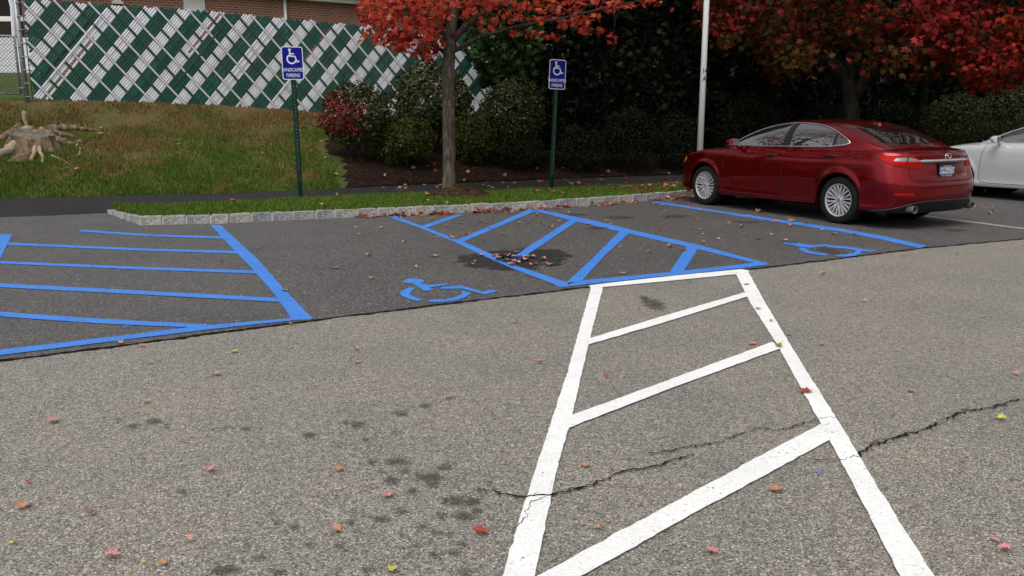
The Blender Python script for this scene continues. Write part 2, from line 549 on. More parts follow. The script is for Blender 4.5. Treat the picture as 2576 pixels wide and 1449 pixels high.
# cracks in the old asphalt
crk = MB()
for ci, (w, pl) in enumerate((
    (.013, [(1205,1230),(1250,1243),(1310,1252),(1390,1245),(1450,1238),(1520,1210),(1580,1188),(1650,1175),(1710,1160),(1745,1147)]),
    (.011, [(1630,1143),(1740,1128),(1800,1118),(1900,1086),(1980,1080),(2045,1061)]),
    (.015, [(2160,1147),(2190,1125),(2260,1105),(2340,1080),(2400,1050),(2430,1036),(2500,1028),(2580,1004),(2800,940)]),
    (.008, [(2172,1120),(2240,1106),(2262,1102)]),
    (.007, [(2005,1166),(2060,1162),(2130,1153),(2170,1146)]),
    (.005, [(1290,1345),(1318,1300),(1335,1268),(1360,1256),(1392,1245)]),
    (.005, [(2045,1061),(2110,1052)]),
    (.007, [(520,1085),(560,1080),(600,1078)]),
    (.006, [(960,1040),(1020,1035),(1090,1020),(1150,1000)]))):
    P = jit_edge([at_z(x, y) for x, y in pl], .012, .02, 20 + ci)
    P = [p + Vector((noise.noise(p * 42), noise.noise(p * 42 + Vector((7, 0, 0))), 0)) * .022 + Vector((noise.noise(p * 110), noise.noise(p * 110 + Vector((7, 0, 0))), 0)) * .008 for p in P]
    ribbon(crk, P, w * .62, .0095, ci, wj=1.5)
tag(crk.build("asphalt_crack", M_CRACK, lot), "dark jagged cracks in the grey asphalt")

# painted markings (part of the pavement they are painted on)
def dens(poly, step=.05):
    out = []
    for i in range(len(poly)):
        a, b = poly[i], poly[(i + 1) % len(poly)]
        n = max(1, int((b - a).length / step))
        for k in range(n): out.append(a.lerp(b, k / n))
    return out
def paint_polys(name, mat, polys, parent, z, label=None, amp=.006):
    bm = bmesh.new()
    for q, pl in enumerate(polys):
        P = dens([at_z(x, y) for x, y in pl])
        cen = sum(P, Vector()) / len(P)
        vs = []
        for p in P:
            j = Vector((noise.noise(p * 14 + Vector((q, 0, 0))), noise.noise(p * 14 + Vector((0, q, 9))), 0)) * amp
            vs.append(bm.verts.new((p.x + j.x, p.y + j.y, z + q * .0002)))
        bm.faces.new(vs)
    bmesh.ops.triangulate(bm, faces=bm.faces[:])
    for f in bm.faces:
        if f.normal.z < 0: f.normal_flip()
    me = bpy.data.meshes.new(name); bm.to_mesh(me); bm.free(); me.materials.append(mat)
    o = bpy.data.objects.new(name, me); COL.objects.link(o); o.parent = parent
    if label: o["label"] = label
    return o
Z5 = lambda pts: [z5(*p) for p in pts]
Z6 = lambda pts: [z6(*p) for p in pts]
Z8 = lambda pts: [z8(*p) for p in pts]
Z7 = lambda pts: [z7(*p) for p in pts]
paint_polys("hatch_marking", M_BLUE, [
    Z5([(1548,188),(1622,188),(1890,435),(2090,660),(2300,880),(2280,888),(2150,890),(2040,725),(1870,525),(1730,380)]),
    Z5([(600,222),(1105,258),(1630,272),(1640,289),(1100,272),(578,236)]),
    Z5([(60,318),(1100,364),(1735,380),(1755,400),(1100,380),(58,336)]),
    Z5([(-110,450),(0,455),(1000,497),(1870,525),(1895,548),(1000,516),(0,473),(-120,467)]),
    Z5([(-240,606),(0,620),(1000,672),(2040,728),(2065,758),(1000,700),(0,648),(-255,633)]),
    Z5([(-390,802),(0,830),(700,880),(1560,926),(1400,947),(700,915),(0,865),(-405,838)]),
    Z5([(-680,1200),(0,1112),(700,1030),(1360,950),(1560,928),(2150,878),(2200,890),(1500,965),(700,1065),(0,1152),(-690,1247)]),
    Z5([(0,258),(90,258),(60,320),(0,445),(-350,900),(-640,1240),(-800,1258),(-400,760)])],
    stalls, .0085, "blue hatched access aisle at the left edge, lines running sideways")
paint_polys("hatch_marking", M_BLUE, [
    Z6([(270,215),(335,213),(560,300),(830,402),(1060,502),(1220,580),(1600,706),(1610,735),(1545,742),(1510,720),(1200,603),(1000,515),(760,402),(500,297)]),
    Z6([(515,290),(780,203),(835,205),(565,300)]),
    Z6([(765,400),(1320,165),(1385,165),(1345,185),(835,404)]),
    Z6([(1320,165),(1385,165),(1790,245),(2080,318),(2576,430),(3094,570),(2979,563),(2740,504),(2480,440),(2000,333),(1620,244)]),
    Z6([(1620,242),(1672,254),(1450,402),(1212,562),(1160,545),(1320,436)]),
    Z6([(1985,328),(2055,340),(1880,500),(1700,700),(1590,707),(1750,560)]),
    Z6([(2480,438),(2560,458),(2450,630),(2345,642)]),
    Z6([(1690,692),(2345,630),(2979,560),(3094,572),(2881,601),(2345,656),(1770,716),(1560,741)])],
    stalls, .0085, "blue hatched access aisle with a puddle, in front of the maple")
paint_polys("stall_line", M_BLUE, [
    [(1650,507),(1698,514.5),(1800,530),(1903,545.5),(2000,559),(2138,580),(2230,597),(2332,620),(2314,626),(2222,605),(2134,588),(1998,566),(1901,551.5),(1798,535.5),(1696,519.5),(1640,510)]],
    stalls, .0085, "single blue stall line beside the red car")
paint_polys("stall_line", M_FADED, [[(2180,526),(2330,543),(2576,575),(2800,605),(2800,609),(2576,578),(2330,547),(2180,530)]],
    stalls, .0085, "faded white stall line behind the red car", .01)
def ell(cx, cy, rx, ry, n=24): return [(cx + rx * math.cos(2*math.pi*k/n), cy + ry * math.sin(2*math.pi*k/n)) for k in range(n)]
paint_polys("wheelchair_symbol", M_BLUE, [
    Z6(ell(470, 695, 77, 19)),
    Z6([(455,708),(560,715),(575,728),(612,762),(545,768),(500,735)]),
    Z6([(572,724),(700,713),(725,714),(725,722),(590,742)]),
    Z6([(655,753),(690,736),(825,728),(975,775),(1040,757),(1085,768),(1080,774),(990,794),(970,790),(830,752)]),
    Z6([(435,742),(480,745),(450,775),(440,795),(480,815),(530,828),(505,845),(430,828),(375,802),(368,775)]),
    Z6([(590,832),(700,830),(790,810),(820,792),(828,770),(895,785),(850,815),(780,840),(680,852),(570,850)])],
    stalls, .0088, "blue painted wheelchair symbol left of the white hatching", .004)
paint_polys("wheelchair_symbol", M_BLUE, [
    Z8([(1110,412),(1150,407),(1210,411),(1225,421),(1300,431),(1370,424),(1385,430),(1340,440),(1290,447),(1215,441),(1170,429),(1120,423)]),
    Z8([(1206,445),(1252,448),(1264,462),(1300,474),(1385,483),(1385,494),(1310,489),(1240,473),(1211,458)]),
    Z8([(1430,487),(1500,486),(1543,477),(1555,465),(1540,453),(1582,461),(1588,480),(1552,495),(1490,501),(1435,499)]),
    Z8([(1360,431),(1470,436),(1560,447),(1640,461),(1674,457),(1667,466),(1640,472),(1560,463),(1470,450),(1380,445)])],
    stalls, .0088, "blue painted wheelchair symbol with an oil spot beside the red car", .003)
paint_polys("hatch_marking", M_WHITE, [
    [(1482,720),(1530,714),(1700,695),(1865,679),(1888,683),(1870,690),(1700,707),(1520,724),(1487,728)],
    [(1487,724),(1518,722),(1480,870),(1440,1045),(1400,1190),(1345,1449),(1300,1650),(1205,1650),(1265,1449),(1310,1300),(1365,1130),(1430,930)],
    [(1848,684),(1880,681),(1920,755),(2000,890),(2110,1065),(2215,1240),(2345,1449),(2470,1650),(2375,1650),(2260,1449),(2160,1250),(2070,1080),(1955,870),(1885,760)],
    [(1480,855),(1660,800),(1872,738),(1887,746),(1660,817),(1476,871)],
    [(1438,1048),(1680,960),(1942,863),(1967,878),(1680,983),(1424,1083)],
    [(1060,1610),(1364,1449),(1540,1352),(1720,1255),(1900,1158),(2070,1068),(2092,1108),(1900,1213),(1720,1310),(1600,1380),(1470,1449),(1150,1620)]],
    lot, .0085, "white hatched walkway in the foreground", .007)

# stains
def blob(name, mat, lst, parent, z, label=None):
    V, F, E = [], [], []
    for (px, py, rx, ry) in lst:
        c = at_z(px, py); ax = (at_z(px + rx, py) - at_z(px - rx, py)).length / 2
        ay = (at_z(px, py - ry) - at_z(px, py + ry)).length / 2
        b = len(V); V.append((c.x, c.y, z)); E.append(1.0)
        n = 20
        for ring, e in ((.4, .75), (.75, .4), (1.25, -.6)):
            for k in range(n):
                V.append((c.x + ax * ring * math.cos(2*math.pi*k/n), c.y + ay * ring * math.sin(2*math.pi*k/n), z)); E.append(e)
        for k in range(n):
            k2 = (k + 1) % n
            F.append((b, b + 1 + k, b + 1 + k2))
            for r in range(2):
                o = b + 1 + r * n
                F.append((o + k, o + n + k, o + n + k2)); F.append((o + k, o + n + k2, o + k2))
        z += .00007
    me = bpy.data.meshes.new(name); me.from_pydata(V, [], F); me.materials.append(mat)
    at = me.attributes.new("edge", 'FLOAT', 'POINT'); at.data.foreach_set("value", E)
    o = bpy.data.objects.new(name, me); COL.objects.link(o); o.parent = parent
    if label: o["label"] = label
    return o
oil = [(1645,768,38,20),(1620,752,18,9),(1078,1203,55,20),(985,1212,30,13),(385,1063,32,9),(330,1075,26,7),(780,1098,30,10),(1005,1044,32,7),(900,1070,28,11),(868,1066,14,5),
       (1150,1262,60,18),(1172,1302,42,16),(960,1310,40,11),(620,1082,22,7),(1070,1024,22,6),(1000,1165,44,12),(935,1165,18,8),(740,1330,22,9),(700,1320,20,8),(1110,1300,22,10),(1060,1330,20,8),
       (1145,1395,30,12),(1090,1400,20,9),(1050,1375,22,8),(880,1320,16,8),(1105,1345,16,7),(1190,1265,26,12),(775,1375,18,7),(850,1378,20,8),(920,1110,16,5),(990,1092,14,5),(1120,1180,30,10),
       (560,1440,60,14),(700,1445,30,10),(1165,1445,40,10),(460,1240,22,6),(930,1440,28,9),(1090,1222,30,9),(1020,1190,22,8),(960,1190,14,6),(1040,1240,24,8),(1120,1262,20,9),(1010,1290,26,8),(1200,1288,18,9),(1090,1345,14,6),(1130,1350,16,7),(1080,1372,12,6),(1160,1372,14,7),(1030,1402,14,6),(1010,1350,12,5),(905,1345,14,6),(720,1345,12,6),(680,1300,14,6),(620,1378,14,6),(845,1450,20,7),(650,1410,24,8),(300,1060,16,5),(420,1075,14,4),(350,1045,14,4),(1210,1240,16,7),(1230,1220,14,6)]
blob("oil_stain", M_OIL, oil, lot, .0102, "dark oil spots on the grey asphalt")
blob("oil_stain", M_OIL, [(2090,633,45,13),(2400,580,42,5),(1990,611,30,5),(1880,560,60,4),(1700,545,50,5),(1560,548,50,5),(1450,541,40,4),(1500,575,40,5)], stalls, .0102, "dark oil spots on the newer asphalt")
blob("damp_patch", M_DAMP, [(1278,654,155,31),(1345,642,105,19)], stalls, .0062, "damp round patch about the puddle")
blob("puddle", M_WET, [(1290,653,58,13)], stalls, .0109, "small dark puddle with leaves lying in it")
blob("paint_spatter", M_BLEACH, [(895,776,10,4),(1125,752,10,4),(195,620,10,3),(200,695,10,4),(2060,1190,20,5),(320,825,20,4)], stalls, .0110)

# kerb of granite blocks
KB = [at_z(x, y, 0) for x, y in ((352,567.5),(560,563),(695,556.5),(880,548),(1154,536.5),(1335,527),(1462,519),(1632,505.5),(1745,495),(1900,481),(2300,446))]
KR = [at_z(x, y, 0) for x, y in ((268,537),(352,567.5))]
KH, KD = .125, .13
kerb = tag(empty("kerb", KB[0]), "low kerb of pale granite blocks along the grass strip", kind="structure")
def along(pts):
    s = [0]
    for i in range(1, len(pts)): s.append(s[-1] + (pts[i] - pts[i-1]).length)
    def f(t):
        i = 0
        while i < len(pts) - 2 and s[i + 1] < t: i += 1
        u = (t - s[i]) / max(1e-9, s[i + 1] - s[i])
        d = (pts[i + 1] - pts[i]).normalized()
        return pts[i].lerp(pts[i + 1], u), d
    return f, s[-1]
def stone_mesh(L, D, H, seed):
    bm = bmesh.new()
    bmesh.ops.create_cube(bm, size=1.0)
    for v in bm.verts: v.co = Vector((v.co.x * L, v.co.y * D, v.co.z * H))
    bmesh.ops.bevel(bm, geom=bm.edges[:], offset=.016, segments=2, profile=.6, affect='EDGES')
    bmesh.ops.subdivide_edges(bm, edges=[e for e in bm.edges if e.calc_length() > .05], cuts=3, use_grid_fill=True)
    for v in bm.verts:
        p = v.co * 9 + Vector((seed * 3.1, seed, 0))
        v.co += Vector((noise.noise(p), noise.noise(p + Vector((9, 0, 0))), noise.noise(p + Vector((0, 7, 0))))) * .011
    me = bpy.data.meshes.new("kerb_stone"); bm.to_mesh(me); bm.free()
    me.materials.append(M_STONE)
    me.polygons.foreach_set("use_smooth", [True] * len(me.polygons)); me.set_sharp_from_angle(angle=math.radians(45))
    return me
def lay_kerb(pts, hs):
    f, T = along(pts); t = 0; i = 0
    mo = MB()
    while t < T - .05:
        L = rng.uniform(.26, .36)
        L = min(L, T - t)
        p, d = f(t + L / 2); h = hs(t / T)
        n = Vector((-d.y, d.x, 0))
        o = bpy.data.objects.new("kerb_stone", stone_mesh(L - .022, KD, h + .12 + rng.uniform(-.006, .01), rng.random() * 90))
        COL.objects.link(o); o.parent = kerb
        c = p + n * (KD / 2 + rng.uniform(-.004, .004)) - kerb.location
        o.location = (c.x, c.y, h / 2 - .06)
        o.rotation_euler = (rng.uniform(-.02, .02), rng.uniform(-.012, .012), math.atan2(d.y, d.x) + rng.uniform(-.015, .015))
        p2, d2 = f(t + L)
        q = p2 + n * (KD / 2 + .005) - kerb.location
        mo.box((q.x, q.y, h / 2 - .01), (.03, KD - .012, h - .014), rz=math.atan2(d.y, d.x))
        t += L; i += 1
    mo.build("mortar", M_MORTAR, kerb)
lay_kerb(KB, lambda u: KH)
lay_kerb(KR, lambda u: lerp(.06, KH, u))

# path (dark asphalt footway), grass strip, bank
PB = [(at_z(x, y, z)) for x, y, z in ((-900,530,.04),(0,500,.06),(300,492,.10),(600,485,.125),(850,474,.125),(1170,460,.125),(1700,440,.125),(2300,419,.125),(2900,400,.125))]
PF = [(at_z(x, y, z)) for x, y, z in ((-900,572,.007),(0,546,.007),(150,541,.007),(268,534,.012),(330,523,.09),(500,512,.122),(760,497,.125),(1120,482,.125),(1400,472,.125),(1700,461,.125),(2300,441,.125),(2900,420,.125))]
def resample(pts, n):
    f, T = along(pts); return [f(T * k / (n - 1))[0] for k in range(n)]
def by_x(pts, X):
    xs = [p.x for p in pts]
    return float(np.interp(X, xs, [p.y for p in pts])), float(np.interp(X, xs, [p.z for p in pts]))
pm = MB()
rowsB, rowsF = [], []
for k in range(90):
    X = lerp(-17, 11.5, k / 89)
    yb, zb = by_x(PB, X); yf, zf = by_x(PF, X)
    j = noise.noise(Vector((X * 2, 0, 0))) * .05
    rowsB.append((X, yb + j, zb)); rowsF.append((X, yf + j * .7, zf))
mid = [((a[0]+b[0])/2, (a[1]+b[1])/2, (a[2]+b[2])/2) for a, b in zip(rowsB, rowsF)]
pm.grid([rowsF, mid, rowsB], flip=False)
path = tag(pm.build("path", M_PATH, smooth=True), kind="structure")
path["label"] = "dark asphalt footpath behind the grass strip"

FA, FB = 22.95, .40                                  # fence line Y = FA + FB*X
FT = [at_line(x, y, FA, FB) for x, y in ((60,-5),(145,1),(282,12.6),(390,18),(547,29),(722,46),(880,60),(1000,72),(1180,92))]
FBs = [at_line(x, y, FA, FB) for x, y in ((60,250),(176,254),(340,255),(496,263),(586,266),(754,279),(1000,296),(1180,310))]
FTx = [(p.x, p.z) for p in FT]; FBx = [(p.x, p.z) for p in FBs]
FTx.append((13.0, FTx[-1][1] - .75)); FBx.append((13.0, FBx[-1][1] - .75))
def fence_y(X): return FA + FB * X
def fence_z(X): return interp(FBx, X)
def prof(v): return v + .10 * math.sin(2 * math.pi * v) * (1 if v < 1 else 0)
def terrain(X, Y):
    yb, zb = by_x(PB, X); yf = fence_y(X); zf = fence_z(X)
    v = (Y - yb) / max(.5, yf - yb)
    if v <= 0: return zb - .02
    if v <= 1: z = lerp(zb - .02, zf, prof(v))
    else:
        e = Y - yf
        z = zf + 1.0 * smooth(0, 9, e) + .1 * smooth(9, 60, e)
    return z + (noise.noise(Vector((X * .8, Y * .8, 0))) * .05 + noise.noise(Vector((X * 3, Y * 3, 1))) * .02) * min(1, v * 4)
def hmap(name, fx, xs, vs, mat, zoff=0.0):
    m = MB(); rows = []
    for v in vs:
        r = []
        for X in xs:
            Y, Z = fx(X, v); r.append((X, Y, Z + zoff))
        rows.append(r)
    m.grid(rows)
    return m.build(name, mat, smooth=True)
xs = [lerp(-18, 13, k / 170) for k in range(171)]
def lawn_pt(X, v):
    yb, _ = by_x(PB, X); yf = fence_y(X)
    Y = lerp(yb - .25, yf, v) if v <= 1 else yf + (v - 1) * 30
    return Y, terrain(X, Y)
lawn = tag(hmap("lawn", lawn_pt, xs, [k / 44 for k in range(45)], M_LAWN), kind="structure")
upper = tag(hmap("upper_lawn", lawn_pt, xs, [1.0, 1.03, 1.06, 1.1, 1.2, 1.35, 1.6, 2, 3, 4.5], M_LAWN_L), kind="structure")
upper["label"] = "green lawn beyond the fence"
lawn["label"] = "grassy bank rising to the slatted fence"
ft = MB()                                            # land beyond, to the horizon
ft.grid([[(-240, 60, 2.0), (-60, 60, 2.6), (60, 60, 2.0), (240, 60, 1.0)], [(-300, 400, 3), (-60, 400, 3), (60, 400, 3), (300, 400, 3)]])
tag(ft.build("terrain", M_LAWN), kind="structure")
# grass strip between kerb and path
def kerb_back(X):
    P = [p + Vector((-.05, KD - .01, 0)) for p in KB]
    return by_x(P, X)[0]
sx0, sx1 = at_z(330, 535, .1).x, 9.5
def strip_pt(X, v):
    y0 = kerb_back(X); y1 = by_x(PF, X)[0] + .12
    if X < KB[0].x:                                   # the rounded left end behind the kerb return
        t = (X - KR[0].x) / (KB[0].x - KR[0].x)
        y0 = lerp(KR[0].y + .05, KB[0].y + KD, max(0, t))
    y0 = min(y0, y1 - .03)
    Y = lerp(y0, y1, v)
    return Y, .108 + .02 * math.sin(v * math.pi) + noise.noise(Vector((X * 2, Y * 2, 5))) * .012 - .02 * smooth(.85, 1, v)
strip = tag(hmap("grass_strip", strip_pt, [lerp(KR[0].x + .15, sx1, k / 110) for k in range(111)], [k / 10 for k in range(11)], M_LAWN_L), kind="structure")
strip["label"] = "narrow grass strip between kerb and path"

# mulch bed under the shrubs: a sheet laid over the bank
MB_EDGE = [at_z(x, y, .125) for x, y in ((838,474),)][0]
def bed_left(v):                                     # left rim of the bed, from the path up to the fence
    return interp([(0,-3.3),(.35,-3.95),(1,-4.45)], v) + .15 * math.sin(v * 9) + .22 * noise.noise(Vector((v * 17, 3, 0))) + .12 * noise.noise(Vector((v * 60, 8, 0)))
def bed_rows():
    rows = []
    for i in range(90):
        v = i / 89
        r = []
        for k in range(110):
            X = lerp(bed_left(v), 12.8, k / 109)
            yb, _ = by_x(PB, X); Y = lerp(yb + .03, fence_y(X) + .3, v)
            e = min(1, k / 2) 
            r.append((X, Y, terrain(X, Y) + .035 * e + .02 * noise.noise(Vector((X * 4, Y * 4, 2))) * e - (.02 if k == 0 else 0)))
        rows.append(r)
    return rows
bm_ = MB(); bm_.grid(bed_rows())
bed = tag(bm_.build("mulch_bed", M_MULCH, smooth=True), kind="structure")
bed["label"] = "dark bark mulch bed under the shrubs"

# grass blades: real little blades over bank and strip
def blades(name, pts, hmin, hmax, mat, label):
    n = len(pts)
    P = np.array(pts)
    ang = nrg.uniform(0, 2*np.pi, n); h = nrg.uniform(hmin, hmax, n); w = nrg.uniform(.005, .012, n)
    lean = nrg.uniform(.1, .9, n) * h; la = nrg.uniform(0, 2*np.pi, n)
    dx, dy = np.cos(ang) * w, np.sin(ang) * w
    V = np.empty((n, 3, 3))
    V[:, 0] = P + np.stack([dx, dy, np.zeros(n) - .01], 1)
    V[:, 1] = P + np.stack([-dx, -dy, np.zeros(n) - .01], 1)
    V[:, 2] = P + np.stack([np.cos(la) * lean, np.sin(la) * lean, h], 1)
    F = np.arange(n * 3).reshape(n, 3)
    c = nrg.uniform(.65, 1.5, n)[:, None] * np.stack([nrg.uniform(.9, 1.25, n), np.ones(n), nrg.uniform(.7, 1.2, n)], 1)
    o = fast_mesh(name, V.reshape(-1, 3), F, mat, col=np.repeat(c, 3, 0))
    return tag(o, label, "grass", kind="stuff")
pts = []
while len(pts) < 130000:
    X = rng.uniform(-13.5, -3.0); yb, _ = by_x(PB, X)
    v = rng.random() ** 1.15
    Y = lerp(yb - .02, fence_y(X) - .05, v)
    if X > bed_left(v) - .06: continue
    d = noise.noise(Vector((X * 1.3, Y * 1.3, 4)))
    if rng.random() > .62 + d * .8 - .25 * v: continue
    pts.append((X, Y, terrain(X, Y)))
blades("grass", pts, .025, .09, M_BLADE, "short patchy grass covering the bank below the fence")
MOUND = (at_z(1143, 492, .2).x + .03, 14.73)
pts = []
while len(pts) < 60000:
    X = rng.uniform(KR[0].x + .15, 6.5); v = rng.random()
    Y, Z = strip_pt(X, v)
    if ((X - MOUND[0]) / .6) ** 2 + ((Y - MOUND[1]) / .5) ** 2 < .8: continue
    if Y < by_x(PF, X)[0] + .1: pts.append((X, Y, Z))
blades("grass", pts, .025, .065, M_BLADE_L, "bright green grass covering the strip behind the kerb")

# ------------------------------------------------------------------ brick building behind the fence
BA, BB = 33.4, .65
def bwall(X, off=0.0):
    n = Vector((BB, -1, 0)).normalized()
    return Vector((X, BA + BB * X, 0)) + n * off
brick = tag(empty("brick_building", bwall(-6)), "long red brick building with white eaves behind the slatted fence", "building")
def wchild(mb, name, mat, par=None, smooth=False):
    o = mb.build(name, mat, par or brick, smooth)
    if o.parent is brick: o.location = -brick.location
    return o
bx0, bx1 = at_line(75, 100, BA, BB).x, at_line(1168, 60, BA, BB).x
bz0 = at_line(390, 190, BA, BB).z - .15
EAVE = at_line(780, 5, BA, BB).z
Ls = math.hypot(1, BB)
def quadbox(x0, x1, z0, z1, o0, o1):
    """box on the wall between two X stations, two heights and two offsets out of the wall"""
    m = MB(); b = []
    for z in (z0, z1):
        for X, o in ((x0, o0), (x1, o0), (x1, o1), (x0, o1)):
            p = bwall(X, o); b.append(m.vert((p.x, p.y, z)))
    for q in ((0,1,2,3),(4,7,6,5),(0,4,5,1),(1,5,6,2),(2,6,7,3),(3,7,4,0)): m.face([b[i] for i in q])
    return m
wo = wchild(quadbox(bx0, bx1, bz0 - .6, EAVE + .3, -6, 0), "wall", M_BRICK)
uv = wo.data.uv_layers.new(name="UVMap")
for lo in wo.data.loops:
    co = wo.data.vertices[lo.vertex_index].co
    uv.data[lo.index].uv = (co.x * Ls + co.y * .3, co.z)
wchild(quadbox(bx0 - .3, bx1 + .4, EAVE + .02, EAVE + .24, .02, .30), "fascia", M_TRIM)
gm = MB()
gp = [bwall(bx0 - .3, .37), bwall(bx1 + .4, .37)]
gm.tube([(gp[0].x, gp[0].y, EAVE + .21), (gp[1].x, gp[1].y, EAVE + .21)], .07, 10)
wchild(gm, "gutter", M_TRIM, smooth=True)
rm = MB()
a, b = bwall(bx0 - .5, .5), bwall(bx1 + .6, .5); c, d = bwall(bx1 + .6, -5), bwall(bx0 - .5, -5)
rm.grid([[(a.x, a.y, EAVE + .29), (b.x, b.y, EAVE + .29)], [(d.x, d.y, EAVE + 2.6), (c.x, c.y, EAVE + 2.6)]])
rm.grid([[(a.x, a.y, EAVE + .25), (b.x, b.y, EAVE + .25)], [(a.x, a.y, EAVE + .29), (b.x, b.y, EAVE + .29)]])
wchild(rm, "roof", M_ROOF)
dx = at_line(716, 40, BA, BB).x
dm = MB()
p = bwall(dx, .09)
dm.tube([(p.x, p.y, EAVE + .1), (p.x, p.y, bz0)], .055, 8)
wchild(dm, "downspout", M_TRIM, smooth=True)
for (xa, xb) in ((462, 515), (286, 306)):
    X0, X1 = at_line(xa, 20, BA, BB).x, at_line(xb, 20, BA, BB).x
    zb = at_line(488, 26, BA, BB).z if xa > 400 else at_line(296, 4, BA, BB).z
    fr = wchild(quadbox(X0, X1, zb, zb + 1.3, .002, .05), "window", M_TRIM)
    gl = quadbox(X0 + .08, X1 - .08, zb + .38, zb + 1.22, .02, .055).build("pane", M_GLASSW, fr)
    quadbox(X0 - .04, X1 + .04, zb - .07, zb - .004, .003, .10).build("sill", M_TRIM, fr)

# white walled porch seen past the gate
PY = 24.5
px0, px1 = at_y(-400, 120, PY).x, at_y(100, 120, PY).x
pz0, pz1 = at_y(20, 190, PY).z, at_y(20, 94, PY).z
zt = at_y(20, -120, PY).z
porch = tag(empty("porch", ((px0 + px1) / 2, PY, pz0)), "white boarded porch with a dark opening, seen left of the fence post", "porch")
def pch(mb, name, mat):
    o = mb.build(name, mat, porch); o.location = -porch.location; return o
m = MB()
for k in range(7):
    h = (pz1 - pz0 + .3) / 7
    m.box(((px0 + px1) / 2, PY + .03 + .0, pz0 - .3 + h * (k + .5)), (px1 - px0, .05, h - .006))
m.box(((px0 + px1) / 2, PY + .09, (pz0 + pz1) / 2 - .2), (px1 - px0 - .02, .05, pz1 - pz0 + .2))
pch(m, "low_wall", M_WHITEWALL)
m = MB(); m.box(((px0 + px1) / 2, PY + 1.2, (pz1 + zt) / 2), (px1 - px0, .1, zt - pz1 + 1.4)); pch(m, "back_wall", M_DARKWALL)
zr = at_y(20, 47, PY).z
m = MB(); m.box(((px0 + px1) / 2, PY + .05, zr), (px1 - px0, .08, .13)); pch(m, "rail", M_TRIM)
m = MB(); m.box(((px0 + px1) / 2, PY + .5, zt), (px1 - px0 + .4, 1.6, .2)); pch(m, "roof", M_TRIM)
m = MB(); a, b = at_y(22, -30, PY - .1), at_y(36, 92, PY - .1)
m.tube([a, a.lerp(b, .4) + Vector((.06, 0, 0)), b], [.09, .075, .06], 8); pch(m, "drain_pipe", M_WHITEWALL)

# ------------------------------------------------------------------ slatted chain-link fence
fence = tag(empty("slatted_fence", (at_line(78, 250, FA, FB).x, at_line(78, 250, FA, FB).y, fence_z(-10.5))),
            "tall chain-link fence woven with white and green diagonal slats", "fence")
FL = math.hypot(1, FB)
FN = Vector((FB, -1, 0)).normalized()                # towards the car park
TH = math.radians(50); PITCH = .0505
u_of = lambda X: X * FL
U0, U1 = u_of(at_line(79, 200, FA, FB).x), 13.6
def ftop(u): return interp(FTx, u / FL)
def fbot(u): return interp(FBx, u / FL) + .0
def f3(u, w, n=0.0):
    X = u / FL
    p = Vector((X, fence_y(X), w)) + FN * n
    return p - fence.location
sT, cT = math.sin(TH), math.cos(TH)
Q0 = -10.953 * sT - 3.089 * cT                       # start of a white band, measured
R0 = -10.632 * sT + 3.522 * cT                       # a green cross strip
def clip_run(fu, step=.03, tmax=19.0):
    """t range for which the point fu(t) lies inside the fence"""
    lo = hi = None; t = -tmax
    while t <= tmax:
        u, w = fu(t)
        if U0 <= u <= U1 and fbot(u) - .02 <= w <= ftop(u):
            if lo is None: lo = t
            hi = t
        t += step
    return lo, hi
white, green, wire = MB(), MB(), MB()
def slat(mb, lo, hi, fu, du, width, n0, ridge, sag):
    L, Cc, R = [], [], []
    n = 5
    for k in range(n):
        t = lerp(lo, hi, k / (n - 1)); u, w = fu(t)
        bend = sag * math.sin(math.pi * k / (n - 1))
        pu, pw = du
        L.append(f3(u - pu * width / 2, w - pw * width / 2, n0 + bend - .002)); Cc.append(f3(u, w, n0 + ridge + bend)); R.append(f3(u + pu * width / 2, w + pw * width / 2, n0 + bend))
    mb.grid([L, Cc, R], 1 if rng.random() < .3 else 0)
nq = int((U1 - U0) * sT / PITCH) + 90
qmin = U0 * sT - 5 * cT
i0 = int((qmin - Q0) / PITCH)
hole_q = None
for i in range(i0, i0 + nq + 60):
    q = Q0 + (i + .5) * PITCH
    def fu(t, q=q): return (q * sT + t * cT, -q * cT + t * sT)
    lo, hi = clip_run(fu)
    if lo is None or hi - lo < .1: continue
    wht = (i % 11) < 5
    hi += rng.uniform(-.03, .02); lo += rng.uniform(-.02, .05)
    w_ = .0465 + rng.uniform(-.002, .002)
    mb = white if wht else green
    args = (fu, (sT, -cT), w_, .004 + rng.uniform(-.003, .003), .007, rng.uniform(-.006, .006))
    if i == 3 - 0 and False: continue
    if rng.random() < .03: args = args[:5] + (rng.choice((-.03, .035)),)
    if i in (47, 88) : slat(mb, lo, lerp(lo, hi, .55), *args); continue
    if i == 14:                                      # one white slat is missing over its lower half
        slat(mb, lerp(lo, hi, .66), hi, *args); continue
    slat(mb, lo, hi, *args)
j0 = int((U0 * sT + 0 - R0) / (PITCH * 5)) - 4
for j in range(j0, j0 + 80):
    r = R0 + j * PITCH * 5.0
    def fu(t, r=r): return (r * sT - t * cT, r * cT + t * sT)
    lo, hi = clip_run(fu)
    if lo is None or hi - lo < .1: continue
    slat(white if j % 2 else green, lo + rng.uniform(-.03, .03), hi + .02, fu, (sT, cT), .040, .022, .008, rng.uniform(-.004, .004))
    for e in (-1, 1):
        def fe(t, r=r + e * PITCH / 2): return (r * sT - t * cT, r * cT + t * sT)
        lo, hi = clip_run(fe)
        if lo is None: continue
        wire.tube([f3(*fe(lo), .034), f3(*fe((lo + hi) / 2), .036), f3(*fe(hi), .034)], .0042, 4, cap=False)
